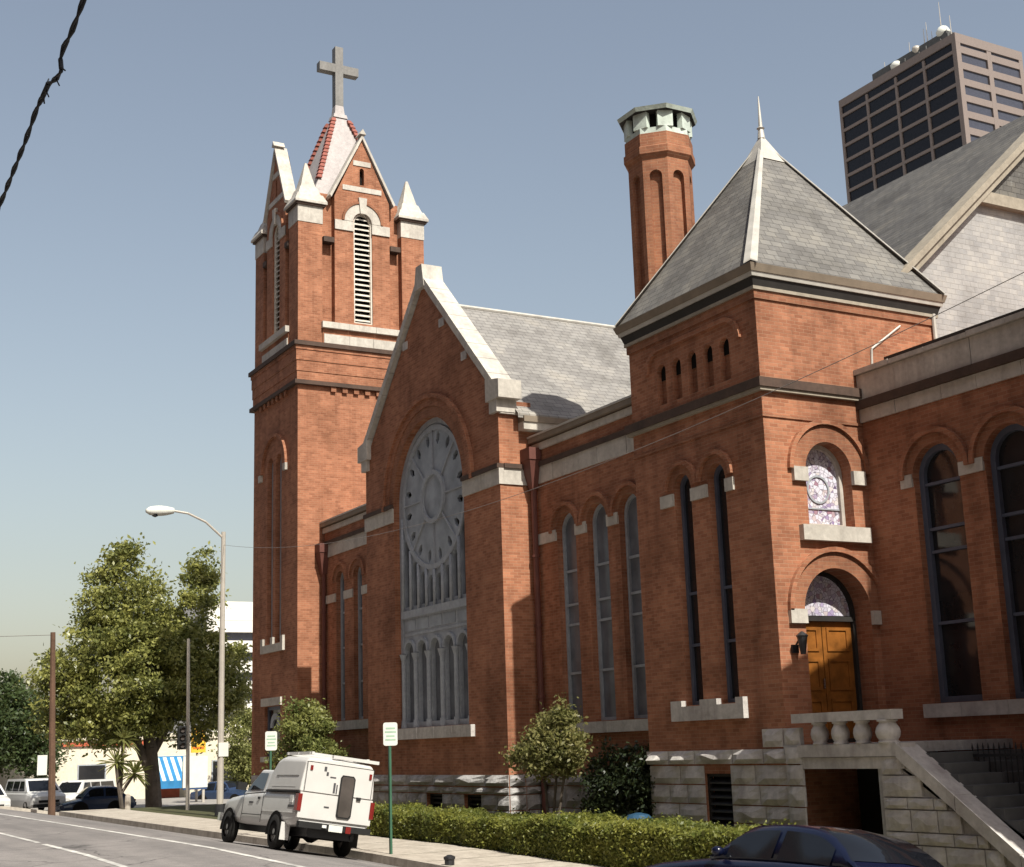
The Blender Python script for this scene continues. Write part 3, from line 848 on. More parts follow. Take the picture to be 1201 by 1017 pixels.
# plinth
courses(trans, 'Y', GY, GX0, GX1, [-.97, -.67], .9, 1.5, .17)
courses(trans, 'Y', GY, GX0, GX1, [-2.4, -1.96, -1.55, -1.17, -.98], .6, 1.2, .09, [(-36.45, -35.47, -1.95, -1.18), (-34.17, -33.2, -1.95, -1.18)])
courses(trans, 'X', GX1, GY, AY, [-.97, -.67], .4, .6, .17)
courses(trans, 'X', GX1, GY, AY, [-2.4, -1.96, -1.55, -1.17, -.98], .4, .7, .09)
# great window: frame, rose, lancets
gw = MB().strip_ring(arch(GC - WH, GC + WH, WZ0, WZS, 40), arch(GC - WH, GC + WH, WZ0, WZS, 40, inset=.16), Pg, .18, .36)
gw.extr(rect(GC - WH + .1, GC + WH - .1, 3.80, 4.02), Pg, .14, .36)
gw.extr(rect(GC - WH + .1, GC + WH - .1, 3.28, 3.36), Pg, .2, .36)
GW = gw.obj('rose_window', M['grey_wood'], C, label='tall round arched window with a plate tracery rose over rows of lancets')
# plate with small openings round the rim of the rose
RC = (GC, 7.15)
pl_out = arch(GC - WH + .1, GC + WH - .1, 4.02, WZS, 40)
holes = []
def petal(cx, cz, ang, L, W):
    c, s_ = math.cos(ang), math.sin(ang)
    pts = [(-L / 2, 0), (-L / 5, -W / 2), (L / 4, -W / 2), (L / 2, 0), (L / 4, W / 2), (-L / 5, W / 2)]
    return [(cx + c * p - s_ * q, cz + s_ * p + c * q) for p, q in pts]
for k in range(16):
    a = 2 * math.pi * (k + .5) / 16
    holes.append(petal(RC[0] + 1.72 * math.cos(a), RC[1] + 1.72 * math.sin(a), a, .40, .20))
lan = []
for k in range(8):
    u0 = GC - WH + .2 + k * (2 * WH - .4) / 8
    u1 = u0 + (2 * WH - .4) / 8
    c = (u0 + u1) / 2
    top = RC[1] - math.sqrt(max(0.05, 2.12 ** 2 - min(abs(c - GC) + .1, 2.0) ** 2)) - .12
    top = min(top, 6.6)
    lan.append((u0 + .07, u1 - .07, 4.14, top - .22))
    holes.append(arch(u0 + .07, u1 - .07, 4.14, top - .22, 8))
MB().wall(Pg, pl_out, holes, .10, .22).obj('tracery_plate', M['rose_panel'], GW)
MB().poly([Pg(u, v, .33) for u, v in arch(GC - WH + .05, GC + WH - .05, 3.9, WZS, 40)]).obj('pane', M['grey_pane'], GW, recalc=False)
for hset in holes[:16]:
    MB().poly([Pg(u, v, .318) for u, v in hset]).obj('rim_pane', M['void'], GW, recalc=False)
def ringobj(r0, r1, d0, d1, name): return MB().arc(Pg, RC[0], RC[1], r0, r1, d0, d1, 0, 360, 40).obj(name, M['grey_wood'], GW)
ringobj(.64, .78, .15, .23, 'rose_eye_ring')
ringobj(1.96, 2.1, .17, .23, 'rose_rim')
for k in range(8):
    a = 2 * math.pi * (k + .0) / 8
    c, s_ = math.cos(a), math.sin(a)
    q = [(.78, -.022), (1.97, -.022), (1.97, .022), (.78, .022)]
    MB().extr([(RC[0] + c * p - s_ * t, RC[1] + s_ * p + c * t) for p, t in q], Pg, .18, .23).obj('rose_spoke', M['grey_wood'], GW)
for k in range(9):
    u = GC - WH + .2 + k * (2 * WH - .4) / 8
    ztop = RC[1] - math.sqrt(max(0.0, 2.1 ** 2 - min(abs(u - GC), 2.1) ** 2))
    MB().cyl(Pg(u, 4.02, .19), Pg(u, min(ztop, 6.8), .19), .055, .055, 8).obj('mullion', M['grey_wood'], GW, smooth=True)
# lower tier of five lancets with columns
NB = 5; lw_ = (2 * WH - .3) / NB
lowholes = [arch(GC - WH + .15 + k * lw_ + .12, GC - WH + .15 + (k + 1) * lw_ - .12, .64, 2.78, 12) for k in range(NB)]
MB().wall(Pg, rect(GC - WH + .1, GC + WH - .1, .63, 3.82), lowholes, .12, .22).obj('tracery_plate', M['grey_wood'], GW)
for h_ in lowholes: MB().poly([Pg(u, v, .33) for u, v in h_]).obj('pane', M['grey_pane'], GW, recalc=False)
for k in range(NB):
    c = GC - WH + .15 + (k + .5) * lw_
    MB().arc(Pg, c, 2.78, lw_ / 2 - .12, lw_ / 2 - .04, .15, .23).obj('lancet_hood', M['grey_wood'], GW)
    box('spandrel_panel', M['rose_panel'], GW, c - lw_ / 2 + .06, c + lw_ / 2 - .06, GY + .205, GY + .225, 3.42, 3.74)
for k in range(NB + 1):
    u = GC - WH + .15 + k * lw_
    u = min(max(u, GC - WH + .2), GC + WH - .2)
    MB().cyl(Pg(u, .62, .17), Pg(u, .86, .17), .11, .09, 10).cyl(Pg(u, .86, .17), Pg(u, 2.55, .17), .065, .065, 10).cyl(Pg(u, 2.55, .17), Pg(u, 2.76, .17), .07, .13, 10).obj('column', M['grey_wood'], GW)
for v_ in vents:
    f = MB().strip_ring(v_, rect(v_[0][0] + .06, v_[1][0] - .06, v_[0][1] + .06, v_[2][1] - .06), Pg, .1, .18).obj('basement_vent', M['dark'], C)
    MB().poly([Pg(u, v, .2) for u, v in v_]).obj('backing', M['void'], f, recalc=False)
    for k in range(5):
        z = v_[0][1] + .1 + k * .13
        MB().extr(rect(v_[0][0] + .05, v_[1][0] - .05, z, z + .05), Pg, .12, .16).obj('slat', M['dark'], f)

# nave wall
NY = 18.5; Pn = PY(NY)
nw = [(-30.58, -29.68), (-29.12, -28.22), (-27.70, -26.80)]
m = MB()
m.wall(Pn, rect(GX1, -26.2, GB, 7.84), [arch(a, b, .55, 5.33) for a, b in nw], .28)
m.quad((GX1, NY + .01, 7.5), (-26.2, NY + .01, 7.5), (-26.2, 30, 7.5), (GX1, 30, 7.5))
nave = m.obj('nave_wall', M['brick'], C)
for a, b in nw:
    window(C, Pn, a, b, .55, 5.33, .2, .08, [1.75, 2.95, 3.45, 4.3], M['grey_wood'], M['grey_pane'])
    hood(nave, Pn, (a + b) / 2, 5.33, .62, None, .10, .1, .455)
band(nave, GX1 + .05, -26.2, NY)
for a, b in ((GX1 + .15, -30.6), (-29.66, -29.14), (-28.2, -27.72), (-26.78, -26.22)):
    box('impost_block', M['white'], nave, a, b, NY - .05, NY + .05, 5.12, 5.4)
blocks('window_sill', M['lime_light'], nave, -30.75, -26.25, NY - .14, NY + .1, .27, .53)
courses(nave, 'Y', NY, GX1, -26.2, [-.97, -.70], .9, 1.5, .15)
courses(nave, 'Y', NY, GX1, -26.2, [-2.4, -1.95, -1.5, -.97], .6, 1.2, .08)
# rainwater heads and downpipes in the corners
def downpipe(x, y, ztop, zbot):
    d = MB()
    d.hexa([(x - .09, y - .09, ztop - .75), (x + .09, y - .09, ztop - .75), (x + .09, y + .09, ztop - .75), (x - .09, y + .09, ztop - .75)],
           [(x - .26, y - .24, ztop), (x + .26, y - .24, ztop), (x + .26, y + .1, ztop), (x - .26, y + .1, ztop)])
    d.box(x - .28, x + .28, y - .26, y + .1, ztop, ztop + .32)
    d.cyl((x, y, zbot), (x, y, ztop - .7), .075, .075, 10)
    for z in (1.2, 3.0, 4.8): d.cyl((x, y, z), (x, y, z + .07), .10, .10, 10)
    d.obj('downpipe', M['pipe'], C)
downpipe(GX1 + .22, NY - .12, 7.35, -2.3)
downpipe(TX1 + .2, AY - .1, 6.9, -2.3)

# ---- entrance tower
EX0, EX1, EY0, EY1 = -26.2, -21.57, 18.0, 23.05
def entrance_tower(dx, part_of, detail):
    """the corner tower; the church has a second one of the same build at the far end of the wing"""
    x0, x1 = EX0 + dx, EX1 + dx
    Pe, Pq = PY(EY0), PX(x1)
    ew = [(-24.72 + dx, -24.12 + dx), (-23.50 + dx, -22.92 + dx)]
    arc5 = [(-25.13 + dx + k * .575, -24.80 + dx + k * .575) for k in range(5)]
    m = MB()
    shell(m, x0, x1, EY0, EY1, GB, 9.06, False, False, False)
    vent = rect(-24.22 + dx, -23.35 + dx, -2.1, -.66)
    m.wall(Pe, rect(x0, x1, GB, 9.06), [arch(a, b, .74, 5.40) for a, b in ew] + [arch(a, b, 7.36, 8.13, 10) for a, b in arc5] + [vent], .26)
    up_w = arch(19.0, 20.22, 4.18, 5.32, 20)
    door = arch(18.70, 20.44, -.12, 2.45, 20)
    m.wall(Pq, rect(EY0, EY1, GB, 9.06), [up_w, door], .62)
    et = m.obj('entrance_tower', M['brick'], part_of)
    for a, b in arc5:
        MB().poly([Pe(u, v, .14) for u, v in arch(a - .01, b + .01, 7.36, 8.13, 10)]).obj('blind_arch', M['brick_old'], et, recalc=False)
        MB().poly([Pe(u, v, .12) for u, v in arch(a - .01, b + .01, 7.95, 8.13, 10)]).obj('arch_opening', M['void'], et, recalc=False)
    # sunk surround of the arcade: a moulding that steps over it
    for a0, a1 in ((-25.48, -25.36), (-22.26, -22.14)):
        pass
    MB().arc(Pe, -22.63 + dx, 8.15, .45, .55, -.07, .02, 0, 90, 10).obj('hood_mould', M['brick'], et)
    MB().arc(Pe, -24.97 + dx, 8.15, .45, .55, -.07, .02, 90, 180, 10).obj('hood_mould', M['brick'], et)
    MB().extr(rect(-24.97 + dx, -22.63 + dx, 8.60, 8.70), Pe, -.07, .02).obj('hood_mould', M['brick'], et)
    # cornice, gutter
    box('frieze', M['brick_old'], et, x0 - .04, x1 + .04, EY0 - .04, EY1 + .04, 8.84, 9.02)
    box('eaves_fillet', M['trim_tan'], et, x0 - .08, x1 + .08, EY0 - .08, EY1 + .08, 9.02, 9.09)
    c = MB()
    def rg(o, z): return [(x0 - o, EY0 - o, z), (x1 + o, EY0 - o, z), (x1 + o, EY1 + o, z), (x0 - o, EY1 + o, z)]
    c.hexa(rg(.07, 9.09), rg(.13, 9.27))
    c.obj('eaves_cove_shaded', M['dark'], et)  # near-black colour carries the shade on the underside of the eaves
    c = MB().hexa(rg(.16, 9.272), rg(.18, 9.36))
    c.obj('fascia', M['lead'], et)
    MB().hexa(rg(.20, 9.362), rg(.25, 9.52)).obj('gutter', M['trim_brown'], et)
    # roof
    ax, ay, az = -23.9 + dx, 20.5, 13.7
    r = MB()
    q = rg(.21, 9.50)
    for i in range(4): r.poly([q[i], q[(i + 1) % 4], (ax, ay, az)])
    ro = r.obj('pyramid_roof', M['slate'], part_of)
    for i in range(4):
        a = Vector(q[i]); b = Vector((ax, ay, az)); d = (b - a)
        side = Vector((d.y, -d.x, 0)).normalized() * .145
        up = Vector((0, 0, .06))
        MB().hexa([a + side + up * .2, a + up * 1.3, b + up * .8, b + side * .4 + up * .2], [a + side + up * .6, a + up * 1.8, b + up * 1.3, b + side * .4 + up * .7]).obj('hip_flashing', M['lead'], ro)
        MB().hexa([a - side + up * .2, a + up * 1.3, b + up * .8, b - side * .4 + up * .2], [a - side + up * .6, a + up * 1.8, b + up * 1.3, b - side * .4 + up * .7]).obj('hip_flashing', M['lead'], ro)
    cp = MB()
    def sqr(r_, z): return [(ax - r_, ay - r_, z), (ax + r_, ay - r_, z), (ax + r_, ay + r_, z), (ax - r_, ay + r_, z)]
    cp.hexa(sqr(.38, az - .58), sqr(.06, az + .10))
    cp.obj('roof_cap', M['lead'], ro)
    MB().cyl((ax, ay, az + .1), (ax, ay, az + .35), .09, .06, 8).cyl((ax, ay, az + .35), (ax, ay, az + 1.18), .05, .012, 8).lathe((ax, ay, az + .3), [(.02, 0), (.1, .06), (.02, .12)], 8).obj('finial', M['lead'], ro)
    # string courses
    for z0, z1, pr, mt in ((6.95, 7.14, .14, 'string'), (6.88, 6.95, .10, 'trim_tan'), (6.35, 6.41, .03, 'brick_old')):
        box('string_course', M[mt], et, x0 - pr, x1 + pr, EY0 - pr, EY1, z0, z1)
    # street windows
    if True:
        for a, b in ew:
            window(part_of, Pe, a, b, .74, 5.40, .2, .085, [2.0, 3.1], M['frame_navy'], M['glass'])
    for a, b in ew:
        hood(et, Pe, (a + b) / 2, 5.38, .50, None, .10, .1, .305)
    for a, b in ((-25.22, -24.74), (-24.10, -23.52), (-22.90, -22.62)):
        box('impost_block', M['white'], et, a + dx, b + dx, EY0 - .05, EY0 + .05, 5.03, 5.30)
    si = MB().box(-25.13 + dx, -22.66 + dx, EY0 - .13, EY0 + .1, .42, .72)
    for u0, u1 in ((-25.13, -24.74), (-24.1, -23.52), (-22.9, -22.66)): si.box(u0 + dx, u1 + dx, EY0 - .128, EY0 + .02, .72, .84)
    si.obj('window_sill', M['lime_light'], et)
    # plinth stones
    if detail:
        courses(et, 'Y', EY0, x0 - .1, x1 + .1, [-.48, -.18], .8, 1.4, .2, pale=True)
        courses(et, 'Y', EY0, x0, x1 + .02, [-2.4, -2.0, -1.62, -1.27, -.88, -.49], .7, 1.3, .08, [(-24.22, -23.35, -2.1, -.66)], pale=True)
        stone(et, 'Y', EY0 - .02, -22.25, -21.62, -.17, .2, .1, True)
        stone(et, 'Y', EY0 - .02, -21.60, -21.12, -.17, .2, .1, True)
        f = MB().strip_ring(vent, rect(-24.16, -23.41, -2.04, -.72), Pe, .05, .15).obj('basement_vent', M['dark'], part_of)
        MB().poly([Pe(u, v, .22) for u, v in vent]).obj('backing', M['void'], f, recalc=False)
        for k in range(9):
            z = -2.0 + k * .142
            MB().hexa([Pe(-24.18, z, .05), Pe(-23.4, z, .05), Pe(-23.4, z + .07, .16), Pe(-24.18, z + .07, .16)], [Pe(-24.18, z + .03, .05), Pe(-23.4, z + .03, .05), Pe(-23.4, z + .1, .16), Pe(-24.18, z + .1, .16)]).obj('slat', M['iron'], f, recalc=False)
        pass
    if not detail:
        courses(et, 'Y', EY0, x0, x1, [-2.4, -1.8, -1.2, -.49, -.18], 1.2, 1.6, .1, [(-24.22 + dx, -23.35 + dx, -2.1, -.66)], pale=True)
        MB().poly([Pe(u, v, .25) for u, v in vent]).obj('basement_vent', M['void'], et, recalc=False)
        MB().poly([Pq(u, v, .35) for u, v in up_w]).obj('window', M['stained'], et, recalc=False)
        MB().poly([Pq(u, v, .5) for u, v in door]).obj('door', M['oak'], et, recalc=False)
    if detail:
        # upper window with stained glass
        wf = MB().strip_ring(up_w, arch(19.0, 20.22, 4.18, 5.32, 20, inset=.09), Pq, .27, .38)
        WF = wf.obj('window', M['white'], part_of, label='small round arched window with pale stained glass')
        MB().poly([Pq(u, v, .35) for u, v in arch(19.05, 20.17, 4.2, 5.32, 20)]).obj('pane', M['stained'], WF, recalc=False)
        MB().arc(Pq, 19.6, 5.0, .26, .30, .325, .348, 0, 360, 24).obj('glazing_ring', M['grey_wood'], WF)
        MB().extr(rect(19.08, 20.14, 4.58, 4.61), Pq, .325, .348).obj('glazing_bar', M['grey_wood'], WF)
        # door
        DF = MB().strip_ring(arch(18.70, 20.44, -.12, 2.45, 20), arch(18.70, 20.44, -.12, 2.45, 20, inset=.08), Pq, .46, .60)
        DF.extr(rect(18.76, 20.38, 2.30, 2.40), Pq, .44, .6)
        DF = DF.obj('door', M['dark'], part_of, label='arched doorway with varnished double doors and a pale glass fanlight')
        MB().poly([Pq(u, v, .54) for u, v in arch(18.74, 20.4, 2.38, 2.45, 20, inset=.04)]).obj('fanlight', M['stained'], DF, recalc=False)
        for a, b in ((18.78, 19.56), (19.58, 20.36)):
            lf = MB().extr(rect(a, b, -.12, 2.30), Pq, .54, .60)
            for (z0, z1) in ((.05, .75), (.92, 1.55), (1.70, 2.18)):
                lf.strip_ring(rect(a + .1, b - .1, z0, z1), rect(a + .16, b - .16, z0 + .06, z1 - .06), Pq, .515, .55)
            lf.obj('door_leaf', M['oak'], DF)
        MB().cyl(Pq(19.50, .95, .49), Pq(19.50, 1.15, .49), .018, .018, 6).obj('door_handle', M['chrome'], DF)
        # lamp by the door
        lm = MB().box(x1, x1 + .05, 18.28, 18.44, 1.62, 1.78).cyl((x1 + .02, 18.36, 1.72), (x1 + .24, 18.36, 1.95), .02, .02, 6)
        lm.lathe((x1 + .26, 18.36, 1.58), [(.05, 0), (.1, .32), (.12, .36), (.02, .44)], 8)
        lm.obj('wall_lamp', M['iron'], part_of)
    for zc, r_, ring, cy in ((5.32, .98, .615, 19.61), (2.45, 1.20, .875, 19.57)):
        hood(et, Pq, cy, zc, r_, None, .09, .1, ring)
    MB().box(x1, x1 + .09, 18.63, 19.0, 5.07, 5.36).obj('impost_block', M['white'], et)
    MB().box(x1, x1 + .09, 20.22, 20.55, 5.07, 5.36).obj('impost_block', M['white'], et)
    MB().box(x1, x1 + .09, 18.28, 18.70, 2.20, 2.48).obj('impost_block', M['white'], et)
    MB().box(x1, x1 + .09, 20.44, 20.64, 2.20, 2.48).obj('impost_block', M['white'], et)
    MB().box(x1 - .3, x1 + .14, 18.72, 20.52, 3.86, 4.17).obj('window_sill', M['white'], et)
    return et
ET = entrance_tower(0.0, C, True)
TWIN = 12.25
entrance_tower(TWIN, C, False)
# small conduit on the wall
MB().tube([(EX1 + .02, 21.05, 7.5), (EX1 + .02, 21.1, 8.1), (EX1 + .02, 22.0, 8.72)], .025, 6).obj('conduit', M['lead'], C)
MB().cyl((EX1 + .06, 23.0, 7.6), (EX1 + .06, 23.0, 9.1), .05, .05, 8).obj('downpipe', M['lead'], C)

# ---- porch, balustrade and stair
PFY = 17.9
Pp = PY(PFY)
pm = MB()
pm.box(EX1, -18.45, PFY + .02, 20.65, -.3, -.13)
porch = pm.obj('porch', M['lime'], C)
MB().extr(rect(-21.1, -18.4, -.36, -.14), Pp, -.04, .3).obj('coping_slab', M['lime_light'], porch)
MB().extr(rect(-21.1, -18.4, -.57, -.37), Pp, 0, .35).obj('lintel', M['lime_light'], porch)
MB().extr(rect(-21.2, -18.55, .27, .44), Pp, -.06, .22).obj('handrail', M['lime_light'], porch)
prof = [(.14, 0), (.14, .04), (.12, .05), (.155, .11), (.17, .19), (.155, .27), (.115, .34), (.11, .37), (.14, .375), (.14, .41)]
for u in (-20.58, -20.02, -19.44):
    MB().lathe((u, PFY + .08, -.14), prof, 14).obj('baluster', M['lime_light'], porch, smooth=True)
MB().lathe((-18.80, PFY + .08, -.14), [(r_ * 1.3, z) for r_, z in prof], 14).obj('baluster', M['lime_light'], porch, smooth=True)
courses(porch, 'Y', PFY, -21.5, -21.02, [-2.4, -2.0, -1.62, -1.27, -.88, -.49, -.16], .4, .6, .05, pale=True)
# stair wall stones down the slope
def stz(x): return -.2 - (x + 18.5) * .70
for z0, z1 in zip([-2.6, -2.2, -1.83, -1.62, -1.25, -1.05, -.68], [-2.2, -1.83, -1.62, -1.25, -1.05, -.68, -.37]):
    xe = -18.5 + (-.36 - z1) / .70
    x = -18.98
    while x < xe - .12:
        L = random.uniform(.5, .85)
        b = min(x + L, xe)
        if xe - b < .2: b = xe
        stone(porch, 'Y', PFY + .02, x, b, z0, z1, .05, True)
        x = b
sw = MB().extr([(-18.98, GB), (-15.0, GB), (-15.1, stz(-15.1) - .1), (-18.5, -.3), (-18.98, -.3)], Pp, .05, .35)
sw.obj('stair_wall', M['lime'], porch)
for k in range(3):
    a = -18.52 + k * 1.25; b = a + 1.235
    MB().extr([(a, stz(a) - .2), (b, stz(b) - .2), (b, stz(b) + .06), (a, stz(a) + .06)], Pp, -.06, .4).obj('stair_coping', M['lime_light'], porch)
for k in range(12):
    x = -18.45 + k * .3
    MB().box(x, x + .31, PFY + .36, 20.6, -.32 - k * .18 - .2, -.32 - k * .18).obj('step', M['roofing'], porch)
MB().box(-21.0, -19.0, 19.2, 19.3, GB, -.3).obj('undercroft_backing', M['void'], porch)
MB().box(-19.1, -18.98, PFY + .05, 19.3, GB, -.3).obj('undercroft_side', M['lime'], porch)

# ---- side wing
WY = 20.65; Pw = PY(WY)
ww = [(-20.25, -19.05), (-18.40, -17.20), (-16.55, -15.35)]
m = MB()
m.wall(Pw, rect(EX1, EX0 + TWIN, GB, 6.42), [arch(a, b, .57, 5.0) for a, b in ww], .3)
m.quad((EX1, WY + .3, 7.3), (EX0 + TWIN, WY + .3, 7.3), (EX0 + TWIN, 30, 7.3), (EX1, 30, 7.3))
wing = m.obj('side_wing', M['brick'], C)
for a, b in ww:
    window(C, Pw, a, b, .57, 5.0, .22, .12, [2.1, 3.5, 3.95, 4.85], M['frame_navy'], M['glass'], thick=.14)
    hood(wing, Pw, (a + b) / 2, 5.0, .81, None, .1, .11, .605)
wl = EX1 + .003; wr_ = EX0 + TWIN - .003
blocks('stone_band', M['white'], wing, wl, wr_, WY - .05, WY + .1, 6.42, 6.70)
box('band_moulding', M['string'], wing, wl, wr_, WY - .14, WY + .1, 6.70, 6.88)
blocks('stone_frieze', M['white'], wing, wl, wr_, WY - .06, WY + .3, 6.88, 7.44)
x = wl
while x < wr_ - .2:
    b = min(x + random.uniform(.9, 1.3), wr_)
    box('coping_stone', M['white'], wing, x + .006, b - .006, WY - .13 + random.uniform(-.01, .01), WY + .4, 7.45, 7.54 + random.uniform(0, .02))
    x = b
for a, b in ((-20.58, -20.27), (-19.03, -18.42), (-17.18, -16.57)):
    box('impost_block', M['white'], wing, a, b, WY - .05, WY + .05, 4.83, 5.09)
blocks('window_sill', M['lime_light'], wing, -20.45, -15.0, WY - .14, WY + .1, .30, .56)
courses(wing, 'Y', WY, EX1, -14.3, [-2.4, -1.9, -1.4, -.9, -.4], .8, 1.4, .09)
MB().box(EX1 + .1, EX0 + TWIN, WY + .7, WY + 1.0, 7.3, 7.92).obj('roof_gutter', M['dark'], wing)

# ---- main roof of the sanctuary, gable end towards +X
SX = -22.0; SRY, SRZ = 29.0, 15.86; SE = 21.3
se_z = SRZ - (SRY - SE) * .879
m = MB()
m.quad((-30.6, SE + .4, se_z), (SX - .1, SE, se_z), (SX - .1, SRY, SRZ), (-30.6, SRY, SRZ))
m.quad((SX - .1, 2 * SRY - SE, se_z), (-30.6, 2 * SRY - SE, se_z), (-30.6, SRY, SRZ), (SX - .1, SRY, SRZ))
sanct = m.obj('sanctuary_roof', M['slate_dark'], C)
m = MB()
m.poly([(SX, SE, se_z - .1), (SX, 2 * SRY - SE, se_z - .1), (SX, SRY, SRZ - .15)])
m.quad((SX, SE, 7.2), (SX, 2 * SRY - SE, 7.2), (SX, 2 * SRY - SE, se_z - .1), (SX, SE, se_z - .1))
sg = m.obj('gable_end', M['shingle_white'], C)
Ps = PX(SX)
tz = 12.4; ty = SRY - (SRZ - tz) / .879
m2 = MB().poly([(SX + .06, ty + .25, tz + .2), (SX + .06, 2 * SRY - ty - .25, tz + .2), (SX + .06, SRY, SRZ - .4)])
m2.obj('gablet', M['slate_dark'], sg, recalc=False)
MB().box(SX - .05, SX + .2, ty + .22, 2 * SRY - ty - .22, tz - .14, tz + .16).obj('gable_trim', M['trim_tan'], sg)
for sgn in (1, -1):
    e = (SRY - sgn * (SRY - SE), se_z); t = (SRY, SRZ)
    MB().extr([(e[0], e[1] - .34), (t[0], t[1] - .34), (t[0], t[1] - .14), (e[0], e[1] - .14)], Ps, -.22, .1).obj('barge_board', M['trim_tan'], sanct)
    MB().extr([(e[0], e[1] - .13), (t[0], t[1] - .13), (t[0], t[1] + .06), (e[0], e[1] + .06)], Ps, -.30, .2).obj('rake_moulding', M['trim_tan'], sanct)
MB().poly([(-30.6, SE + .4, se_z), (-30.6, SRY, SRZ), (-30.6, 36, se_z)]).obj('roof_end', M['slate_dark'], sanct, recalc=False)

# ---- octagonal chimney
CX, CY = -26.42, 19.36
def octo(r, z, ph=22.5): return [(CX + r * math.cos(rad(ph + 45 * k)), CY + r * math.sin(rad(ph + 45 * k)), z) for k in range(8)]
ch = MB()
RO = .80
def oring(r0, z0, r1, z1, mb):
    a, b = octo(r0, z0), octo(r1, z1)
    for k in range(8): mb.quad(a[k], a[(k + 1) % 8], b[(k + 1) % 8], b[k])
# each side: wall with a sunk arched panel
for k in range(8):
    p0, p1 = [Vector(octo(RO, 0, 22.5)[i]) for i in (k, (k + 1) % 8)]
    e = (p1 - p0); L = e.length; e.normalize()
    n_ = Vector((e.y, -e.x, 0))
    if n_.dot((p0 + p1) / 2 - Vector((CX, CY, 0))) < 0: n_ = -n_
    def Pc(u, v, d=0.0, p0=p0, e=e, n_=n_):
        q = p0 + e * u - n_ * d
        return (q.x, q.y, v)
    a_ = arch(.15, L - .15, 9.8, 13.35, 10)
    ch.wall(Pc, rect(0, L, 8.6, 13.8), [a_], .13)
    ch.poly([Pc(u, v, .13) for u, v in a_])
for (r0, z0, r1, z1) in ((RO, 13.8, RO + .10, 13.92), (RO + .10, 13.92, RO + .10, 14.1), (RO + .10, 14.1, RO + .06, 14.13), (RO + .06, 14.13, RO + .06, 14.45), (RO + .06, 14.45, RO - .2, 14.46)):
    oring(r0, z0, r1, z1, ch)
chim = ch.obj('chimney', M['brick_old'], C, label='tall octagonal brick chimney with a pale vented cap')
cb = MB()
oring(RO + .03, 14.46, RO + .03, 14.60, cb); oring(RO + .03, 14.60, RO - .3, 14.61, cb)
cb.obj('chimney_collar', M['copper'], chim)
for k in range(8):
    a = rad(22.5 + 45 * k)
    c, s_ = math.cos(a), math.sin(a)
    pts = [(-.12, -.19), (.02, -.19), (.02, .19), (-.12, .19)]
    q = [(CX + c * (RO + p) - s_ * t, CY + s_ * (RO + p) + c * t) for p, t in pts]
    MB().hexa([(x, y, 14.6) for x, y in q], [(x, y, 15.0) for x, y in q]).obj('cap_post', M['copper'], chim)
cc = MB()
oring(RO - .14, 14.6, RO - .14, 15.0, cc)
cc.obj('flue', M['void'], chim)
cc = MB()
oring(RO - .2, 15.0, RO + .17, 15.0, cc)
cc.obj('cap_soffit', M['dark'], chim)
cc = MB()
oring(RO + .17, 15.001, RO + .22, 15.10, cc); oring(RO + .22, 15.10, .14, 15.42, cc)
cc.obj('cap_roof', M['copper'], chim)
MB().lathe((CX, CY, 15.38), [(.16, 0), (.12, .1), (.02, .16)], 8).obj('cap_knob', M['copper'], chim)

# ---- railing before the wing
fr = thing('iron_railing', (-17.5, 19.3, -2.3), 'dark iron railing of thin upright bars behind the stair wall', 'railing')
for z in (-.42, -2.0): MB().box(-18.2, -14.6, 19.28, 19.32, z, z + .05).obj('rail', M['iron'], fr)
for k in range(30):
    x = -18.15 + k * .12
    MB().cyl((x, 19.3, -2.4), (x, 19.3, -.28), .012, .012, 5).cyl((x, 19.3, -.28), (x, 19.3, -.18), .022, .003, 5).obj('bar', M['iron'], fr)

# ------------------------------------------------------------------ distant buildings
OF = thing('office_tower', (-187, 205, -4), 'high flat roofed office block with rows of dark ribbon windows rising behind the slate roof', 'office building')
ox0, ox1, oy0, oy1, oz1 = -203.2, -170.9, 195.95, 214.2, 130.0
box('tower_body', M['off_glass'], OF, ox0 + .5, ox1 - .5, oy0 + .5, oy1 - .5, -4, oz1 - .5)
NF = 12
fh = 3.33
# precast grid on both visible faces; windows between
bx = [ox0, -195.2, -187.0, -179.4, ox1]
by = [oy0 + .001, 204.8, oy1]
gr = MB()
for i, x in enumerate(bx):
    if 0 < i < 4: gr.box(x - .27, x + .27, oy0 - .0, oy0 + .8, 70, oz1 - 2)
for k in range(1, 16):
    z = oz1 - .4 - k * fh
    gr.box(ox0, ox1, oy0 + .02, oy0 + .8, z - 0.2, z + .42)
    gr.box(ox1 - .8, ox1 - .02, oy0, oy1, z - 0.2, z + 1.2)
gr.box(ox1 - .8, ox1, by[1] - .6, by[1] + .6, 70, oz1 - 2)
gr.box(ox1 - 1.0, ox1 + .01, oy0 - .01, oy0 + 1.2, -4, oz1)
gr.box(ox1 - .8, ox1, oy1 - 1.1, oy1, -4, oz1)
gr.box(ox0 - .01, ox0 + .6, oy0 - .01, oy0 + .8, -4, oz1)
gr.box(ox0, ox1, oy0 - .02, oy0 + .8, oz1 - 1.6, oz1 + .02)
gr.box(ox1 - .8, ox1 + .02, oy0, oy1, oz1 - 1.9, oz1 + .01)
gr.obj('facade_grid', M['off_light'], OF)
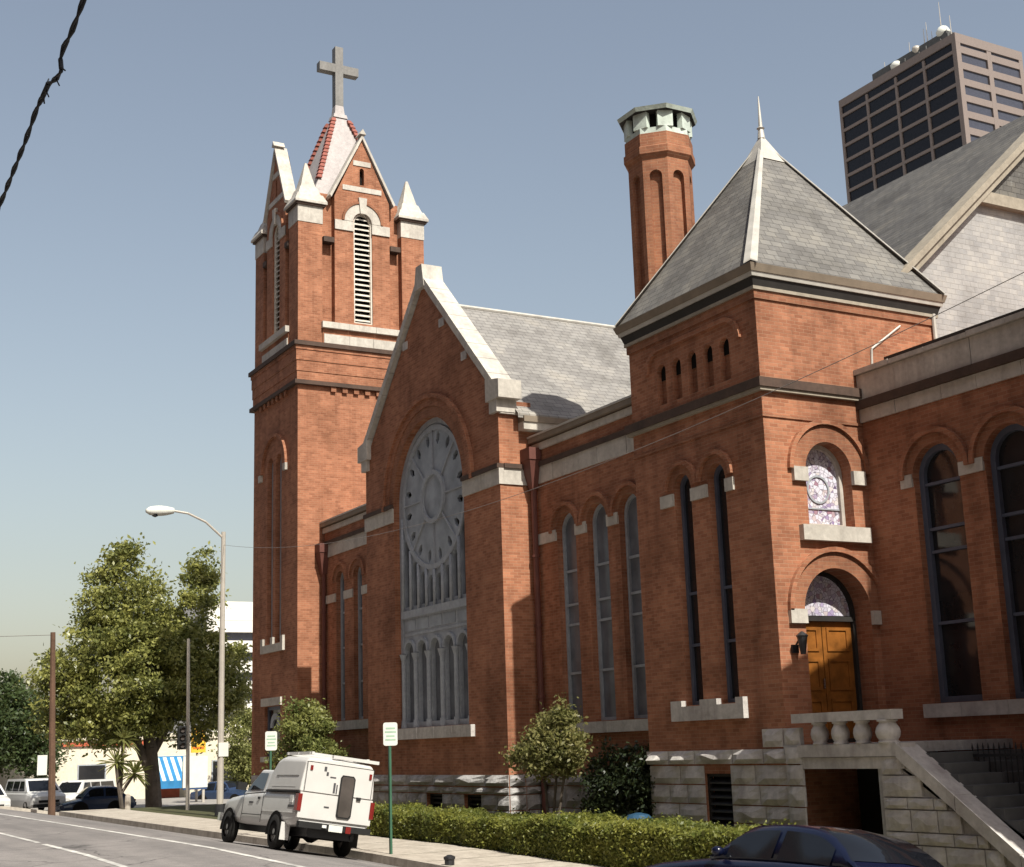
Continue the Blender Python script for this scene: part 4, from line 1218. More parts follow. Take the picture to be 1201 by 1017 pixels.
for k in range(0, 13):
    z1_ = oz1 - 1.6 - k * fh + (0 if k else .0); z0_ = z1_ - fh + .95
    zt = oz1 - .4 - k * fh - .2; zb = oz1 - .4 - (k + 1) * fh + .42
    for i in range(4):
        a, b = bx[i] + .4, bx[i + 1] - .4
        MB().quad((a, oy0 + .3, zb), (b, oy0 + .3, zb), (b, oy0 + .3, zt), (a, oy0 + .3, zt)).obj('window', M['off_glass'], OF, recalc=False)
    for i in range(2):
        a, b = by[i] + .8, by[i + 1] - .8
        MB().quad((ox1 - .3, a, zb + .78), (ox1 - .3, b, zb + .78), (ox1 - .3, b, zt), (ox1 - .3, a, zt)).obj('window', M['stripe_dark'], OF, recalc=False)
box('plant_room', M['roofing'], OF, ox0 + 9, ox1 - 3, oy0 + 1.2, oy1 - 5, oz1 - .5, oz1 + 2.2)
MB().lathe((ox1 - 4.5, oy0 + 2.0, oz1 + .0), [(.8, 0), (.8, 1.7), (1.2, 2.0), (1.4, 2.7), (.9, 3.6), (.2, 4.0)], 14).obj('radome', M['sign_white'], OF, smooth=True)
MB().lathe((ox1 - 16.5, oy0 + 1.3, oz1 - .6), [(.3, 0), (.3, .5), (1.2, 1.0), (1.3, 1.8), (.7, 2.4), (.1, 2.6)], 14).obj('radome', M['sign_white'], OF, smooth=True)
MB().lathe((ox1 - 11, oy0 + 1.3, oz1), [(.3, 0), (.3, 1.2), (.9, 1.8), (.8, 2.4), (.1, 2.8)], 10).obj('dish_antenna', M['galv'], OF, smooth=True)
an = MB()
for dx, h_ in ((-4.5, 9), (-8.2, 6.5), (-9.0, 5.5), (-2.2, 5), (-7.0, 4.0), (-13.0, 4.5), (-20, 3.5)):
    an.cyl((ox1 + dx, oy0 + 1.6, oz1), (ox1 + dx, oy0 + 1.6, oz1 + h_), .12, .05, 6)
an.obj('aerial', M['galv'], OF)
for k in range(9):
    x = ox1 - 19 + k * 1.9
    box('rooftop_unit', M['roofing'], OF, x, x + 1.3, oy0 + .9, oy0 + 2.4, oz1, oz1 + .7 + .7 * ((k * 7) % 3) / 2)

PK = thing('striped_office_block', (-121, 50, -3), 'white office block with dark ribbon windows seen between the magnolia and the bell tower', 'building')
box('wall', M['stripe_light'], PK, -140, -121.2, 37.0, 70, -3, 13.3)
for k in range(8):
    z = 9.9 - k * 1.75
    box('floor_band', M['stripe_light'], PK, -121.2, -120.6, 37.0, 70, z + .75, z + 1.75)
    for j in range(6):
        a = 37.3 + j * 5.4
        MB().quad((-121.18, a, z), (-121.18, a + 5.2, z), (-121.18, a + 5.2, z + .75), (-121.18, a, z + .75)).obj('window', M['stripe_dark'], PK, recalc=False)
box('parapet', M['stripe_light'], PK, -121.2, -120.58, 37.0, 70, 11.66, 13.32)

SH = thing('shop_building', (-88, 24, -2.6), 'low cream stucco shop behind the trees with a flat roof edge', 'shop')
box('wall', M['cream'], SH, -98, -88, 14.0, 44, -3.2, 1.15)
box('parapet', M['cream'], SH, -98.1, -87.9, 13.9, 44.1, 1.15, 1.5)
box('parapet_band', M['sign_red'], SH, -87.94, -87.86, 14.0, 24, .86, 1.08)
for a in (19.2, 27.4, 30.3, 33.2):
    f = MB().strip_ring(rect(a, a + 1.7, -1.9, -.2), rect(a + .08, a + 1.62, -1.82, -.28), PX(-88.0), -.04, .05).obj('window', M['grey_wood'], SH)
    MB().quad((-87.98, a + .05, -1.85), (-87.98, a + 1.65, -1.85), (-87.98, a + 1.65, -.25), (-87.98, a + .05, -.25)).obj('pane', M['glass'], f, recalc=False)
bd = MB().quad((-87.97, 23.8, -2.6), (-87.97, 25.4, -2.6), (-87.97, 25.4, -1.3), (-87.97, 23.8, -1.3)).obj('door', M['sign_red'], SH, recalc=False)
AW = MB().box(-88.0, -87.9, 23.3, 25.9, -.0, .12).obj('awning', M['awning_blue'], SH, label='blue and pale striped awning over the shop door')
ns = 11
for k in range(ns):
    a = 23.4 + k * 2.45 / ns; b = 23.4 + (k + 1) * 2.45 / ns
    MB().hexa([(-87.95, a, .06), (-87.95, b, .06), (-86.2, b, -1.35), (-86.2, a, -1.35)], [(-87.95, a, .1), (-87.95, b, .1), (-86.2, b, -1.31), (-86.2, a, -1.31)]).obj('awning_stripe', M['awning_blue' if k % 2 else 'awning_pale'], AW, recalc=False)
MB().box(-86.24, -86.18, 23.38, 25.88, -1.78, -1.33).obj('valance', M['awning_blue'], AW)

# unseen blocks added behind the camera to keep skylight off the church front
for (x0_, x1_, h_, mk, lb) in ((-72, -38, 30.5, 'brick_old', 'unseen long brick block added across the street, far end, to shade the church front'), (-37.5, -8, 36.0, 'trim_brown', 'unseen tall brown block added across the street to shade the church front'), (-7.5, 26, 29.0, 'brick_old', 'unseen brick block added across the street, near end, to shade the church front')):
    bt = thing('unseen_shade_block', ((x0_ + x1_) / 2, -18, -2), lb, 'building')
    box('wall', M[mk], bt, x0_, x1_, -28, -9, -3, h_)
    box('cornice', M['trim_tan'], bt, x0_ - .1, x1_ + .1, -28.1, -8.7, h_, h_ + .5)
    k = 0
    x = x0_ + 1.5
    while x < x1_ - 2:
        for z in (-1.2, 3.0, 6.6, 10.0, 13.4, 16.8, 20.2, 23.6, 27.0, 30.4):
            if z + 2.4 < h_:
                MB().quad((x, -8.98, z), (x + 1.6, -8.98, z), (x + 1.6, -8.98, z + 2.2), (x, -8.98, z + 2.2)).obj('window', M['glass'], bt, recalc=False)
        x += 3.6

# ------------------------------------------------------------------ vegetation
def leaf_cloud(pts, size, jit=0.4, up=0.3):
    """one folded leaf (two triangles) at every point"""
    n = len(pts)
    sz = size * (1 + jit * (rng.random(n) - .5) * 2)
    nrm = rng.normal(size=(n, 3)); nrm[:, 2] += up * 2
    nrm /= np.linalg.norm(nrm, axis=1)[:, None]
    t = rng.normal(size=(n, 3)); t -= (t * nrm).sum(1)[:, None] * nrm
    t /= np.linalg.norm(t, axis=1)[:, None]
    b = np.cross(nrm, t)
    L = sz[:, None]
    v = np.empty((n, 4, 3))
    v[:, 0] = pts - t * L * .6
    v[:, 1] = pts + b * L * .32 + nrm * L * .1
    v[:, 2] = pts + t * L * .6
    v[:, 3] = pts - b * L * .32 + nrm * L * .1
    return v.reshape(-1, 3)

def leaf_obj(name, verts, mat, parent):
    n = len(verts) // 4
    me = bpy.data.meshes.new(name)
    off = np.array(world_loc(parent)) if parent is not None else np.zeros(3)
    me.vertices.add(n * 4)
    me.vertices.foreach_set('co', (verts - off).astype(np.float32).ravel())
    me.loops.add(n * 4)
    me.loops.foreach_set('vertex_index', np.arange(n * 4, dtype=np.int32))
    me.polygons.add(n)
    me.polygons.foreach_set('loop_start', np.arange(0, n * 4, 4, dtype=np.int32))
    me.polygons.foreach_set('loop_total', np.full(n, 4, dtype=np.int32))
    me.update(calc_edges=True)
    me.materials.append(mat)
    o = bpy.data.objects.new(name, me)
    return link(o, parent)

def clumps(blobs, n, per, spread, shell_=0.55):
    vol = np.array([b[3] * b[4] * b[5] for b in blobs]) ** (2 / 3)
    pick = rng.choice(len(blobs), n, p=vol / vol.sum())
    out = []
    for k in pick:
        b = blobs[k]
        d = rng.normal(size=3); d /= np.linalg.norm(d)
        r = shell_ + (1.05 - shell_) * rng.random() ** .7
        c = np.array(b[:3]) + d * r * np.array(b[3:6])
        s = spread * (0.6 + .8 * rng.random())
        out.append(c + rng.normal(size=(per, 3)) * s * np.array([1, 1, .6]))
    return np.concatenate(out)

def trunk_mesh(base, top, r0, r1, limbs):
    m = MB()
    base = Vector(base); top = Vector(top)
    n = 6
    prev = base
    for k in range(1, n + 1):
        t = k / n
        p = base.lerp(top, t) + Vector((math.sin(t * 5) * .12, math.cos(t * 4) * .1 - .1, 0))
        m.cyl(prev, p, r0 + (r1 - r0) * (t - 1 / n), r0 + (r1 - r0) * t, 10)
        prev = p
    for (t0, end, ra) in limbs:
        s_ = base.lerp(top, t0); e = Vector(end)
        mid = s_.lerp(e, .5) + Vector((0, 0, .4))
        m.cyl(s_, mid, ra, ra * .65, 8); m.cyl(mid, e, ra * .65, ra * .2, 8)
    return m

def tree(name, base, label, cat, blobs, trunk, n, per, spread, leaf, mat, group=None, shell_=.5):
    t = thing(name, base, label, cat, group)
    trunk_mesh(*trunk).obj('trunk', M['bark'], t)
    leaf_obj('crown', leaf_cloud(clumps(blobs, n, per, spread, shell_), leaf), M[mat], t)
    return t

# magnolia on the corner, two leaders
tree('magnolia_tree', (-66, 17.9, -2.4), 'large broad magnolia with two rounded tops at the street corner', 'tree',
     [(-66, 16.3, 3.9, 3.0, 3.1, 3.0), (-66, 16.25, 6.8, 1.9, 1.85, 2.6), (-66, 16.1, 8.9, .9, .75, 1.1), (-66, 19.75, 6.0, 1.4, 1.2, 3.0), (-66, 20.1, 8.9, .8, .6, 1.0), (-66, 18.2, 4.4, 2.2, 2.0, 2.6),
      (-66, 19.5, 2.8, 2.4, 2.4, 2.0), (-66, 13.8, 2.9, 1.6, 1.3, 2.3), (-66, 21.2, 3.9, 1.1, .9, 1.9), (-66, 15.7, 1.7, 2.2, 2.1, 1.0)],
     ((-66, 17.9, -2.5), (-66, 17.3, 6.5), .40, .12, [(.18, (-65.5, 15.6, 2.8), .26), (.3, (-66, 20.2, 3.8), .22), (.45, (-64.5, 16.5, 5.5), .15), (.5, (-67, 19.5, 7.5), .14)]),
     960, 84, .28, .17, 'leaf_magnolia')
tree('broadleaf_tree', (-88, 13.6, -2.8), 'dark green rounded tree at the left edge behind the parked minivan', 'tree',
     [(-84, 14.0, 2.2, 2.4, 2.3, 2.6), (-84, 11.6, 1.6, 2.4, 2.6, 2.6), (-84, 16.2, 1.0, 1.6, 1.3, 2.0)],
     ((-84.5, 13.6, -2.9), (-84.5, 13.4, 2.5), .3, .1, [(.4, (-84, 15, 2), .15), (.5, (-84, 12, 2.4), .15)]), 620, 60, .34, .19, 'leaf_dark')
tree('street_tree', (-83, 27.0, -2.7), 'pale leaved young tree between the lamp pole and the bell tower', 'tree',
     [(-83, 27.6, 1.0, 1.3, 1.1, 2.6), (-83, 28.4, -.6, 1.2, 1.0, 1.4)],
     ((-83, 27.6, -2.8), (-83, 27.6, 1.5), .14, .05, [(.5, (-83, 28.1, 1.4), .06)]), 170, 60, .30, .17, 'leaf_pale')
# palm like yucca by the magnolia
YU = thing('yucca_plant', (-63.8, 15.9, -2.1), 'spiky pale green yucca beside the magnolia trunk', 'plant')
ym = MB()
for (bx_, by_, bz_) in ((-63.8, 15.6, -.1), (-63.8, 16.4, -.6), (-63.9, 15.9, .9)):
    for k in range(46):
        a = random.uniform(0, 6.283); e = random.uniform(-.7, 1.3); L = random.uniform(.6, 1.05)
        d = Vector((math.cos(a) * math.cos(e), math.sin(a) * math.cos(e), math.sin(e)))
        s_ = Vector((-math.sin(a), math.cos(a), 0)) * .05
        p = Vector((bx_, by_, bz_))
        ym.add([p - s_, p + s_, p + d * L * .7 + s_ * .8 + Vector((0, 0, -.03)), p + d * L + Vector((0, 0, -.15 * L)), p + d * L * .7 - s_ * .8 + Vector((0, 0, -.03))], [(0, 1, 2, 3, 4)])
ym.obj('frond', M['leaf_pale'], YU, recalc=False)
MB().tube([(-63.8, 15.9, -2.2), (-63.8, 15.7, -.9), (-63.8, 15.6, -.1)], .1, 7).tube([(-63.8, 15.8, -1.3), (-63.9, 15.9, .9)], .08, 7).tube([(-63.8, 15.8, -1.5), (-63.8, 16.4, -.6)], .07, 7).obj('stem', M['bark'], YU)

def shrub(name, base, label, blobs, n, per, spread, leaf, mat, stems):
    t = thing(name, base, label, 'shrub')
    m = MB()
    for s_ in stems: m.tube(s_, .035, 6)
    m.obj('stem', M['bark'], t)
    leaf_obj('foliage', leaf_cloud(clumps(blobs, n, per, spread, .35), leaf), M[mat], t)
    return t
zl = kz(-43) - .05
shrub('evergreen_shrub', (-43.7, 16.7, zl), 'tall rounded evergreen shrub at the foot of the bell tower behind the white truck',
      [(-43.6, 16.7, -.1, 1.9, .85, 1.5), (-43.8, 16.7, .8, 1.05, .7, .85), (-42.4, 16.8, -.6, 1.2, .7, 1.1), (-45.0, 16.7, -.6, 1.2, .7, 1.1)], 420, 50, .15, .10, 'leaf_shrub',
      [[(-43.7, 16.7, zl - .1), (-43.6, 16.7, 1.0)], [(-43.6, 16.7, zl - .1), (-42.8, 16.8, .2)], [(-43.8, 16.7, zl - .1), (-44.7, 16.7, .2)]])
zl = kz(-28) - .05
shrub('bronze_shrub', (-28.6, 16.8, zl), 'loose yellow green small tree shrub standing before the brick corner of the transept',
      [(-28.65, 16.9, -.1, .85, .6, .5), (-28.15, 16.9, .42, .45, .4, .42), (-29.45, 16.8, -.3, .5, .4, .34), (-27.75, 16.9, .0, .42, .4, .45), (-28.3, 16.9, -.5, .6, .4, .25), (-28.9, 16.9, .3, .25, .3, .3), (-27.95, 16.9, .78, .2, .2, .25), (-29.75, 16.8, -.05, .22, .3, .2)], 300, 30, .12, .085, 'leaf_red',
      [[(-28.6, 16.8, zl - .1), (-28.7, 16.8, -1.0), (-28.9, 16.8, -.2), (-29.3, 16.8, .0)], [(-28.6, 16.8, zl - .1), (-28.4, 16.9, -.8), (-28.2, 16.9, .3)], [(-28.5, 16.8, zl - .1), (-28.0, 16.9, -.6), (-27.6, 16.9, .0)]])
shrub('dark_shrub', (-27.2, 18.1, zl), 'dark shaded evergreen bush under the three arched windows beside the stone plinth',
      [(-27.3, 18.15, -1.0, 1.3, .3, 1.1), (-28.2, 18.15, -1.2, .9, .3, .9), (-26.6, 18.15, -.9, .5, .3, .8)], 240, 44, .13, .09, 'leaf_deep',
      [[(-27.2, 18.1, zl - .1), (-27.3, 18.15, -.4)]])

def hedge(x0, x1, ya, yb, h0, h1, n, label):
    c = (x0 + x1) / 2
    t = thing('hedge', (c, (ya + yb) / 2, kz(c) - .05), label, 'hedge', 'clipped hedges along the sidewalk')
    xs_ = [x0 + (x1 - x0) * k / 24 for k in range(25)]
    core = MB()
    top = lambda x, y: kz(x) - .05 + h0 + (h1 - h0) * (x - x0) / (x1 - x0) + .05 * math.sin(x * 2.1) + .03 * math.sin(x * 5.3)
    for a, b in zip(xs_, xs_[1:]):
        za, zb = top(a, 0) - .09, top(b, 0) - .09
        core.hexa([(a, ya + .1, kz(a) - .06), (b, ya + .1, kz(b) - .06), (b, yb - .1, kz(b) - .06), (a, yb - .1, kz(a) - .06)],
                  [(a, ya + .12, za), (b, ya + .12, zb), (b, yb - .1, zb), (a, yb - .1, za)])
    core.obj('hedge_core', M['leaf_dark'], t, recalc=False)
    u = rng.random((n, 3)); sel = rng.random(n)
    X = x0 + (x1 - x0) * u[:, 0]
    T = np.array([top(x, 0) for x in X]); B = np.array([kz(x) for x in X])
    Y = ya + (yb - ya) * u[:, 1]; Z = T + rng.normal(size=n) * .03
    f = sel < .42
    Y[f] = ya + rng.normal(size=f.sum()) * .04 + .04 * np.sin(X[f] * 3)
    Z[f] = B[f] + (T[f] - B[f]) * u[f, 2] ** .8
    e = sel > .95
    X[e] = np.where(u[e, 2] > .5, x0, x1) + rng.normal(size=e.sum()) * .04
    Z[e] = B[e] + (T[e] - B[e]) * rng.random(e.sum())
    # a few long shoots
    g = rng.random(n) < .03
    Z[g] += rng.random(g.sum()) * .14
    leaf_obj('foliage', leaf_cloud(np.stack([X, Y, Z], 1), .062, .5, .35), M['leaf_hedge'], t)
    return t
hedge(-37.5, -28.3, 15.55, 16.75, .72, .66, 24000, 'yellow green clipped hedge right behind the green sign post')
hedge(-28.0, -19.8, 15.45, 16.75, .80, .86, 25000, 'wider clipped hedge running up to the dark blue car')

# ------------------------------------------------------------------ street furniture
LP = thing('street_lamp', (-52, 16.55, -2.05), 'tall pale street lamp with a curved arm and cobra head', 'street lamp')
lx, ly = -52.0, 16.53
MB().cyl((lx, ly, -2.1), (lx, ly, 8.4), .13, .085, 10).obj('pole', M['galv'], LP)
MB().cyl((lx, ly, -2.1), (lx, ly, -1.7), .2, .17, 10).obj('pole_base', M['iron'], LP)
arm = [(lx, ly, 8.15), (lx, ly - .7, 8.75), (lx, ly - 1.4, 9.05), (lx, ly - 2.0, 9.12)]
MB().tube(arm, .045, 8).obj('arm', M['galv'], LP)
hd = MB()
for k in range(7):
    t0, t1 = k / 7, (k + 1) / 7
    f = lambda t: (.07 + .13 * math.sin(math.pi * min(1, t * .75 + .1)))
    hd.cyl((lx, ly - 1.95 - t0 * 1.05, 9.12 - .06 * t0), (lx, ly - 1.95 - t1 * 1.05, 9.12 - .06 * t1), f(t0), f(t1) * (1 if k < 6 else .5), 12, k == 6)
hd.obj('lamp_head', M['sign_white'], LP, smooth=True)
MB().lathe((lx, ly - 2.65, 8.84), [(.03, 0), (.11, .04), (.15, .14)], 12).obj('lens', M['car_glass'], LP)
MB().box(lx + .1, lx + .14, ly - .12, ly + .25, -.0, .5).obj('sign_plate', M['sign_white'], LP)

UP = thing('utility_pole', (-60, 12.1, -2.0), 'dark brown wooden utility pole before the magnolia at the left', 'utility pole', 'poles along the street')
MB().cyl((-60, 12.15, -2.2), (-60, 11.92, 5.2), .15, .10, 9).obj('pole', M['wood_pole'], UP)
MB().box(-59.88, -59.83, 11.48, 11.86, -.5, .28).obj('sign_plate', M['sign_white'], UP)
K_ = 1.23
k2 = 0.952
UP2 = thing('traffic_signal', (-62 * k2, 18.2 * k2, -2.15), 'thin pale pole with a dark signal head beside the yellow sign', 'traffic signal', 'poles along the street')
MB().cyl((-62 * k2, 18.27 * k2, -2.3), (-62 * k2, 18.17 * k2, 5.15 * k2), .085, .065, 9).obj('pole', M['galv'], UP2)
sgb = MB().box(-62.0 * k2, -61.8 * k2, 17.75 * k2, 18.1 * k2, .35 * k2, 1.35 * k2).obj('signal_head', M['black_plastic'], UP2)
for k, mt in enumerate(('red_lens', 'amber_lens', 'green_steel')):
    zz_ = (1.18 - k * .33) * k2
    MB().cyl((-61.8 * k2, 17.92 * k2, zz_), (-61.74 * k2, 17.92 * k2, zz_), .1, .1, 10).obj('lens', M['tint'], UP2)
    MB().arc(lambda u, v, d=0.0: (-61.8 * k2 + d, u, v), 17.92 * k2, zz_, .11, .125, 0, .16, 20, 160, 8).obj('visor', M['black_plastic'], UP2)
def KB(x0, x1, y0, y1, z0, z1): return MB().box(x0 * K_, x1 * K_, y0 * K_, y1 * K_, z0 * K_, z1 * K_)
BO = thing('sign_board', (-62 * K_, 18.7 * K_, -3.0), 'blank white rectangular sign board on short posts below the yellow sign', 'sign')
KB(-62.06, -61.94, 18.02, 19.12, -1.28, .06).obj('board', M['sign_white'], BO)
KB(-62.04, -61.93, 18.04, 19.1, -1.36, -1.285).obj('board_trim', M['sign_blue'], BO)
for y in (18.3, 18.95): KB(-62.05, -61.95, y - .05, y + .05, -2.6, -1.36).obj('post', M['galv'], BO)
YS = thing('yellow_sign', (-62.4 * K_, 18.8 * K_, -3.0), 'yellow and orange banded panel sign above the blank white board', 'sign')
KB(-62.45, -62.38, 18.50, 19.15, .2, 1.32).obj('panel', M['sign_yellow'], YS)
for z in (.36, .72, 1.08): KB(-62.376, -62.37, 18.56, 19.08, z, z + .1).obj('band', M['amber_lens'], YS)
MB().cyl((-62.5 * K_, 18.8 * K_, -3.2), (-62.5 * K_, 18.8 * K_, 1.4 * K_), .07, .07, 8).obj('post', M['galv'], YS)
x, y = -61.5, 15.55
B_ = thing('bollard', (x, y, -2.15), 'short pale concrete bollard post beside the yucca', 'bollard')
MB().lathe((x, y, -2.3), [(.13, 0), (.12, .75), (.08, .86), (.02, .9)], 10).obj('post', M['conc'], B_)

def parking_sign(x, y, label, back):
    z0 = kz(x)
    t = thing('parking_sign', (x, y, z0), label, 'sign', 'parking signs on the kerb')
    MB().box(x - .035, x + .035, y - .025, y + .025, z0, .6).obj('post', M['green_steel'], t)
    P = lambda u, v, d=0.0: (x + .05 - d + (u) * .35, y + u, v)
    hw = .15
    pts = []
    for cx_, cz_, a0 in ((hw - .05, .58, 0), (-hw + .05, .58, 90), (-hw + .05, .17, 180), (hw - .05, .17, 270)):
        for k in range(4):
            a = rad(a0 + 30 * k); pts.append((cx_ + .05 * math.cos(a), cz_ + .05 * math.sin(a)))
    MB().extr(pts, P, 0, .012).obj('plate', M['sign_white'], t)
    for (z, wd) in ((.50, .2), (.42, .24), (.33, .18), (.25, .22)):
        MB().extr(rect(-wd / 2, wd / 2, z - .02, z + .02), P, -.003, 0).obj('print', M['sign_green'], t)
parking_sign(-29.7, 13.35, 'small white parking sign on a green post at the kerb right of the truck', False)
parking_sign(-37.6, 13.35, 'small white parking sign showing above the truck, in front of the tower door', True)
# low stub on the kerb
SB = thing('hydrant_stub', (-26.6, 13.3, kz(-26.6)), 'small dark pipe cap standing on the kerb in front of the hedge', 'pipe cap')
MB().lathe((-26.6, 13.25, kz(-26.6)), [(.1, 0), (.1, .1), (.12, .12), (.12, .16), (.04, .2)], 10).obj('cap', M['iron'], SB)
BN = thing('blue_bin', (-25.0, 15.9 + 1.2, kz(-25)), 'blue lidded bin half hidden behind the hedge', 'bin')
zb_ = kz(-25) - .05
MB().lathe((-25.35, 17.05, zb_), [(.26, 0), (.30, .75)], 12).obj('body', M['bin_blue'], BN)
MB().lathe((-25.35, 17.05, zb_ + .75), [(.33, 0), (.33, .05), (.22, .16), (.05, .2)], 12).obj('lid', M['bin_blue'], BN)

# overhead cables
def sag(p, q, n, s_):
    p = Vector(p); q = Vector(q)
    return [p.lerp(q, k / n) + Vector((0, 0, -s_ * 4 * (k / n) * (1 - k / n))) for k in range(n + 1)]
WI = thing('overhead_cable', (-8.5, 1.5, 4.05), 'thick dark overhead cable with a frayed splice at the upper left', 'cable')
pts = [(-13.0, 1.5, 3.62), (-11.5, 1.5, 3.74), (-9.985, 1.5, 3.898), (-9.056, 1.5, 4.008), (-8.676, 1.5, 4.086), (-8.46, 1.5, 4.078), (-8.332, 1.5, 4.09), (-8.093, 1.5, 4.015), (-7.946, 1.5, 4.003), (-7.987, 1.5, 4.1), (-7.898, 1.5, 4.129), (-7.668, 1.5, 4.126), (-7.392, 1.5, 4.175), (-6.6, 1.5, 4.27), (-4, 1.5, 4.55), (2, 1.5, 4.9)]
tw = MB()
for ph in (0, math.pi):
    pp = []
    for a, b in zip(pts, pts[1:]):
        a = Vector(a); b = Vector(b); n = max(2, int((b - a).length / .06))
        for k in range(n):
            q = a.lerp(b, k / n); an_ = q.x * 14 + ph
            pp.append(q + Vector((0, .009 * math.cos(an_), .009 * math.sin(an_))))
    tw.tube(pp, .009, 5)
tw.obj('strand', M['cable'], WI)
fy = MB()
for (x, z, dx, dz) in ((-8.46, 4.078, -.04, .07), (-8.40, 4.084, .04, -.07), (-8.34, 4.089, -.05, .06), (-8.09, 4.016, .05, -.07), (-7.96, 4.02, .08, -.05), (-7.985, 4.09, -.09, .03), (-8.43, 4.08, -.07, -.05)):
    fy.tube([(x, 1.5, z), (x + dx * .6, 1.5, z + dz * .5), (x + dx, 1.51, z + dz)], .005, 4)
fy.tube([(-8.50, 1.5, 4.079), (-8.33, 1.5, 4.089)], .017, 6)
fy.tube([(-7.95, 1.5, 4.01), (-7.985, 1.5, 4.09)], .015, 6)
fy.obj('frayed_tape', M['cable'], WI)
W2 = thing('service_wire', (-30, 14.5, 6), 'thin wire running along the church front from the lamp pole', 'wire')
MB().tube(sag((-52, 16.53, 7.9), (-8, 13.2, 5.6), 40, 1.35), .006, 4).obj('strand', M['cable_grey'], W2)
W3 = thing('service_wire', (-66, 0, 5), 'faint thin wire reaching left from the dark wooden pole', 'wire')
MB().tube(sag((-66, 13.05, 5.6), (-60, -30, 6.5), 24, .8), .012, 4).obj('strand', M['cable_grey'], W3)

# ------------------------------------------------------------------ vehicles
def wheel(root, x, y, r, wd, side, rimr=.62):
    """tyre ring and rim, axle along local y"""
    s_ = 1 if side > 0 else -1
    m = MB()
    prof = [(r * .62, 0), (r * .95, .01), (r, .05), (r, wd - .05), (r * .95, wd - .01), (r * .62, wd)]
    n = 24
    vs = []; fs = []
    for rr_, t in prof:
        for k in range(n):
            a = 2 * math.pi * k / n
            vs.append((x + rr_ * math.cos(a), y - s_ * t + s_ * wd * .5, r + rr_ * math.sin(a)))
    for j in range(len(prof) - 1):
        for k in range(n): fs.append((j * n + k, j * n + (k + 1) % n, (j + 1) * n + (k + 1) % n, (j + 1) * n + k))
    m.add(vs, fs)
    wo = m.obj('wheel', M['rubber'], root, local=True, smooth=True)
    q = MB()
    yo = y + s_ * (wd * .5 - .045)
    q.cyl((x, yo, r), (x, yo - s_ * .1, r), r * .64, r * .64, 20)
    q.cyl((x, yo + s_ * .03, r), (x, yo, r), r * .16, r * .2, 10)
    for k in range(6):
        a = 2 * math.pi * k / 6
        q.cyl((x + r * .42 * math.cos(a), yo + s_ * .012, r + r * .42 * math.sin(a)), (x + r * .42 * math.cos(a), yo, r + r * .42 * math.sin(a)), r * .11, r * .11, 8)
    q.obj('rim', M['rim'], wo, local=True)
    return wo

def loft(stations, cap=True):
    """stations: list of (x, [(y,z) half section from sill to centre]); mirrored about y=0"""
    m = MB(); secs = []
    for x, half in stations:
        full = [(x, y, z) for y, z in half] + [(x, -y, z) for y, z in reversed(half)]
        secs.append(full)
    n = len(secs[0])
    vs = [p for s_ in secs for p in s_]
    fs = []
    for i in range(len(secs) - 1):
        for j in range(n):
            k = (j + 1) % n
            fs.append((i * n + j, i * n + k, (i + 1) * n + k, (i + 1) * n + j))
    if cap: fs += [tuple(range(n - 1, -1, -1)), tuple(range((len(secs) - 1) * n, len(secs) * n))]
    return m.add(vs, fs)

def body_half(wd, zs, zb, crown=.02):
    return [(wd * .90, zs), (wd * .985, zs + .10), (wd, zs + (zb - zs) * .5), (wd * .985, zb - .10), (wd * .94, zb - .02), (wd * .6, zb + crown * .7), (0.001, zb + crown)]

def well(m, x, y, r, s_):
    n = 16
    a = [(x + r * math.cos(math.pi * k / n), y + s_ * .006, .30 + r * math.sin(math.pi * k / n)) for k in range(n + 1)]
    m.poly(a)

def side_glass(root, pts_l, off, mat, name='side_window'):
    for s_ in (1, -1):
        MB().poly([(x, s_ * (y + off), z) for x, y, z in pts_l]).obj(name, mat, root, local=True, recalc=False)

def bevel(o, wd, seg=3, ang=22):
    b = o.modifiers.new('bevel', 'BEVEL')
    b.width = wd; b.segments = seg; b.limit_method = 'ANGLE'; b.angle_limit = rad(ang); b.harden_normals = True
    o.data.polygons.foreach_set('use_smooth', [True] * len(o.data.polygons))
    return o
# ---- white pickup with a high canopy
yc = 11.95
zc_ = (rz(-31, 11.1) + rz(-31, 12.75)) / 2
roll = math.atan2(rz(-31, 11.1) - rz(-31, 12.75), 1.65)
TR = thing('pickup_truck', (-31.2, yc - .05, zc_ + .01), 'white pickup truck with a high white canopy parked at the kerb', 'pickup truck', rot=(roll, 0, math.pi))
# local frame: +x forwards, +y left (street side), z up
H = .88
st = [(-1.40, body_half(H * .98, .62, 1.22, 0)), (-1.3, body_half(H, .58, 1.25, 0)), (-.6, body_half(H, .52, 1.26, 0)), (.7, body_half(H, .48, 1.26, 0)), (2.05, body_half(H, .48, 1.20, .02)),
      (2.6, body_half(H * .99, .5, 1.15, .05)), (3.3, body_half(H * .98, .5, 1.09, .05)), (3.74, body_half(H * .93, .52, 1.02, .03)), (3.85, body_half(H * .87, .56, .94, .02))]
bevel(loft(st).obj('body', M['white_paint'], TR, local=True, merge=True), .035)
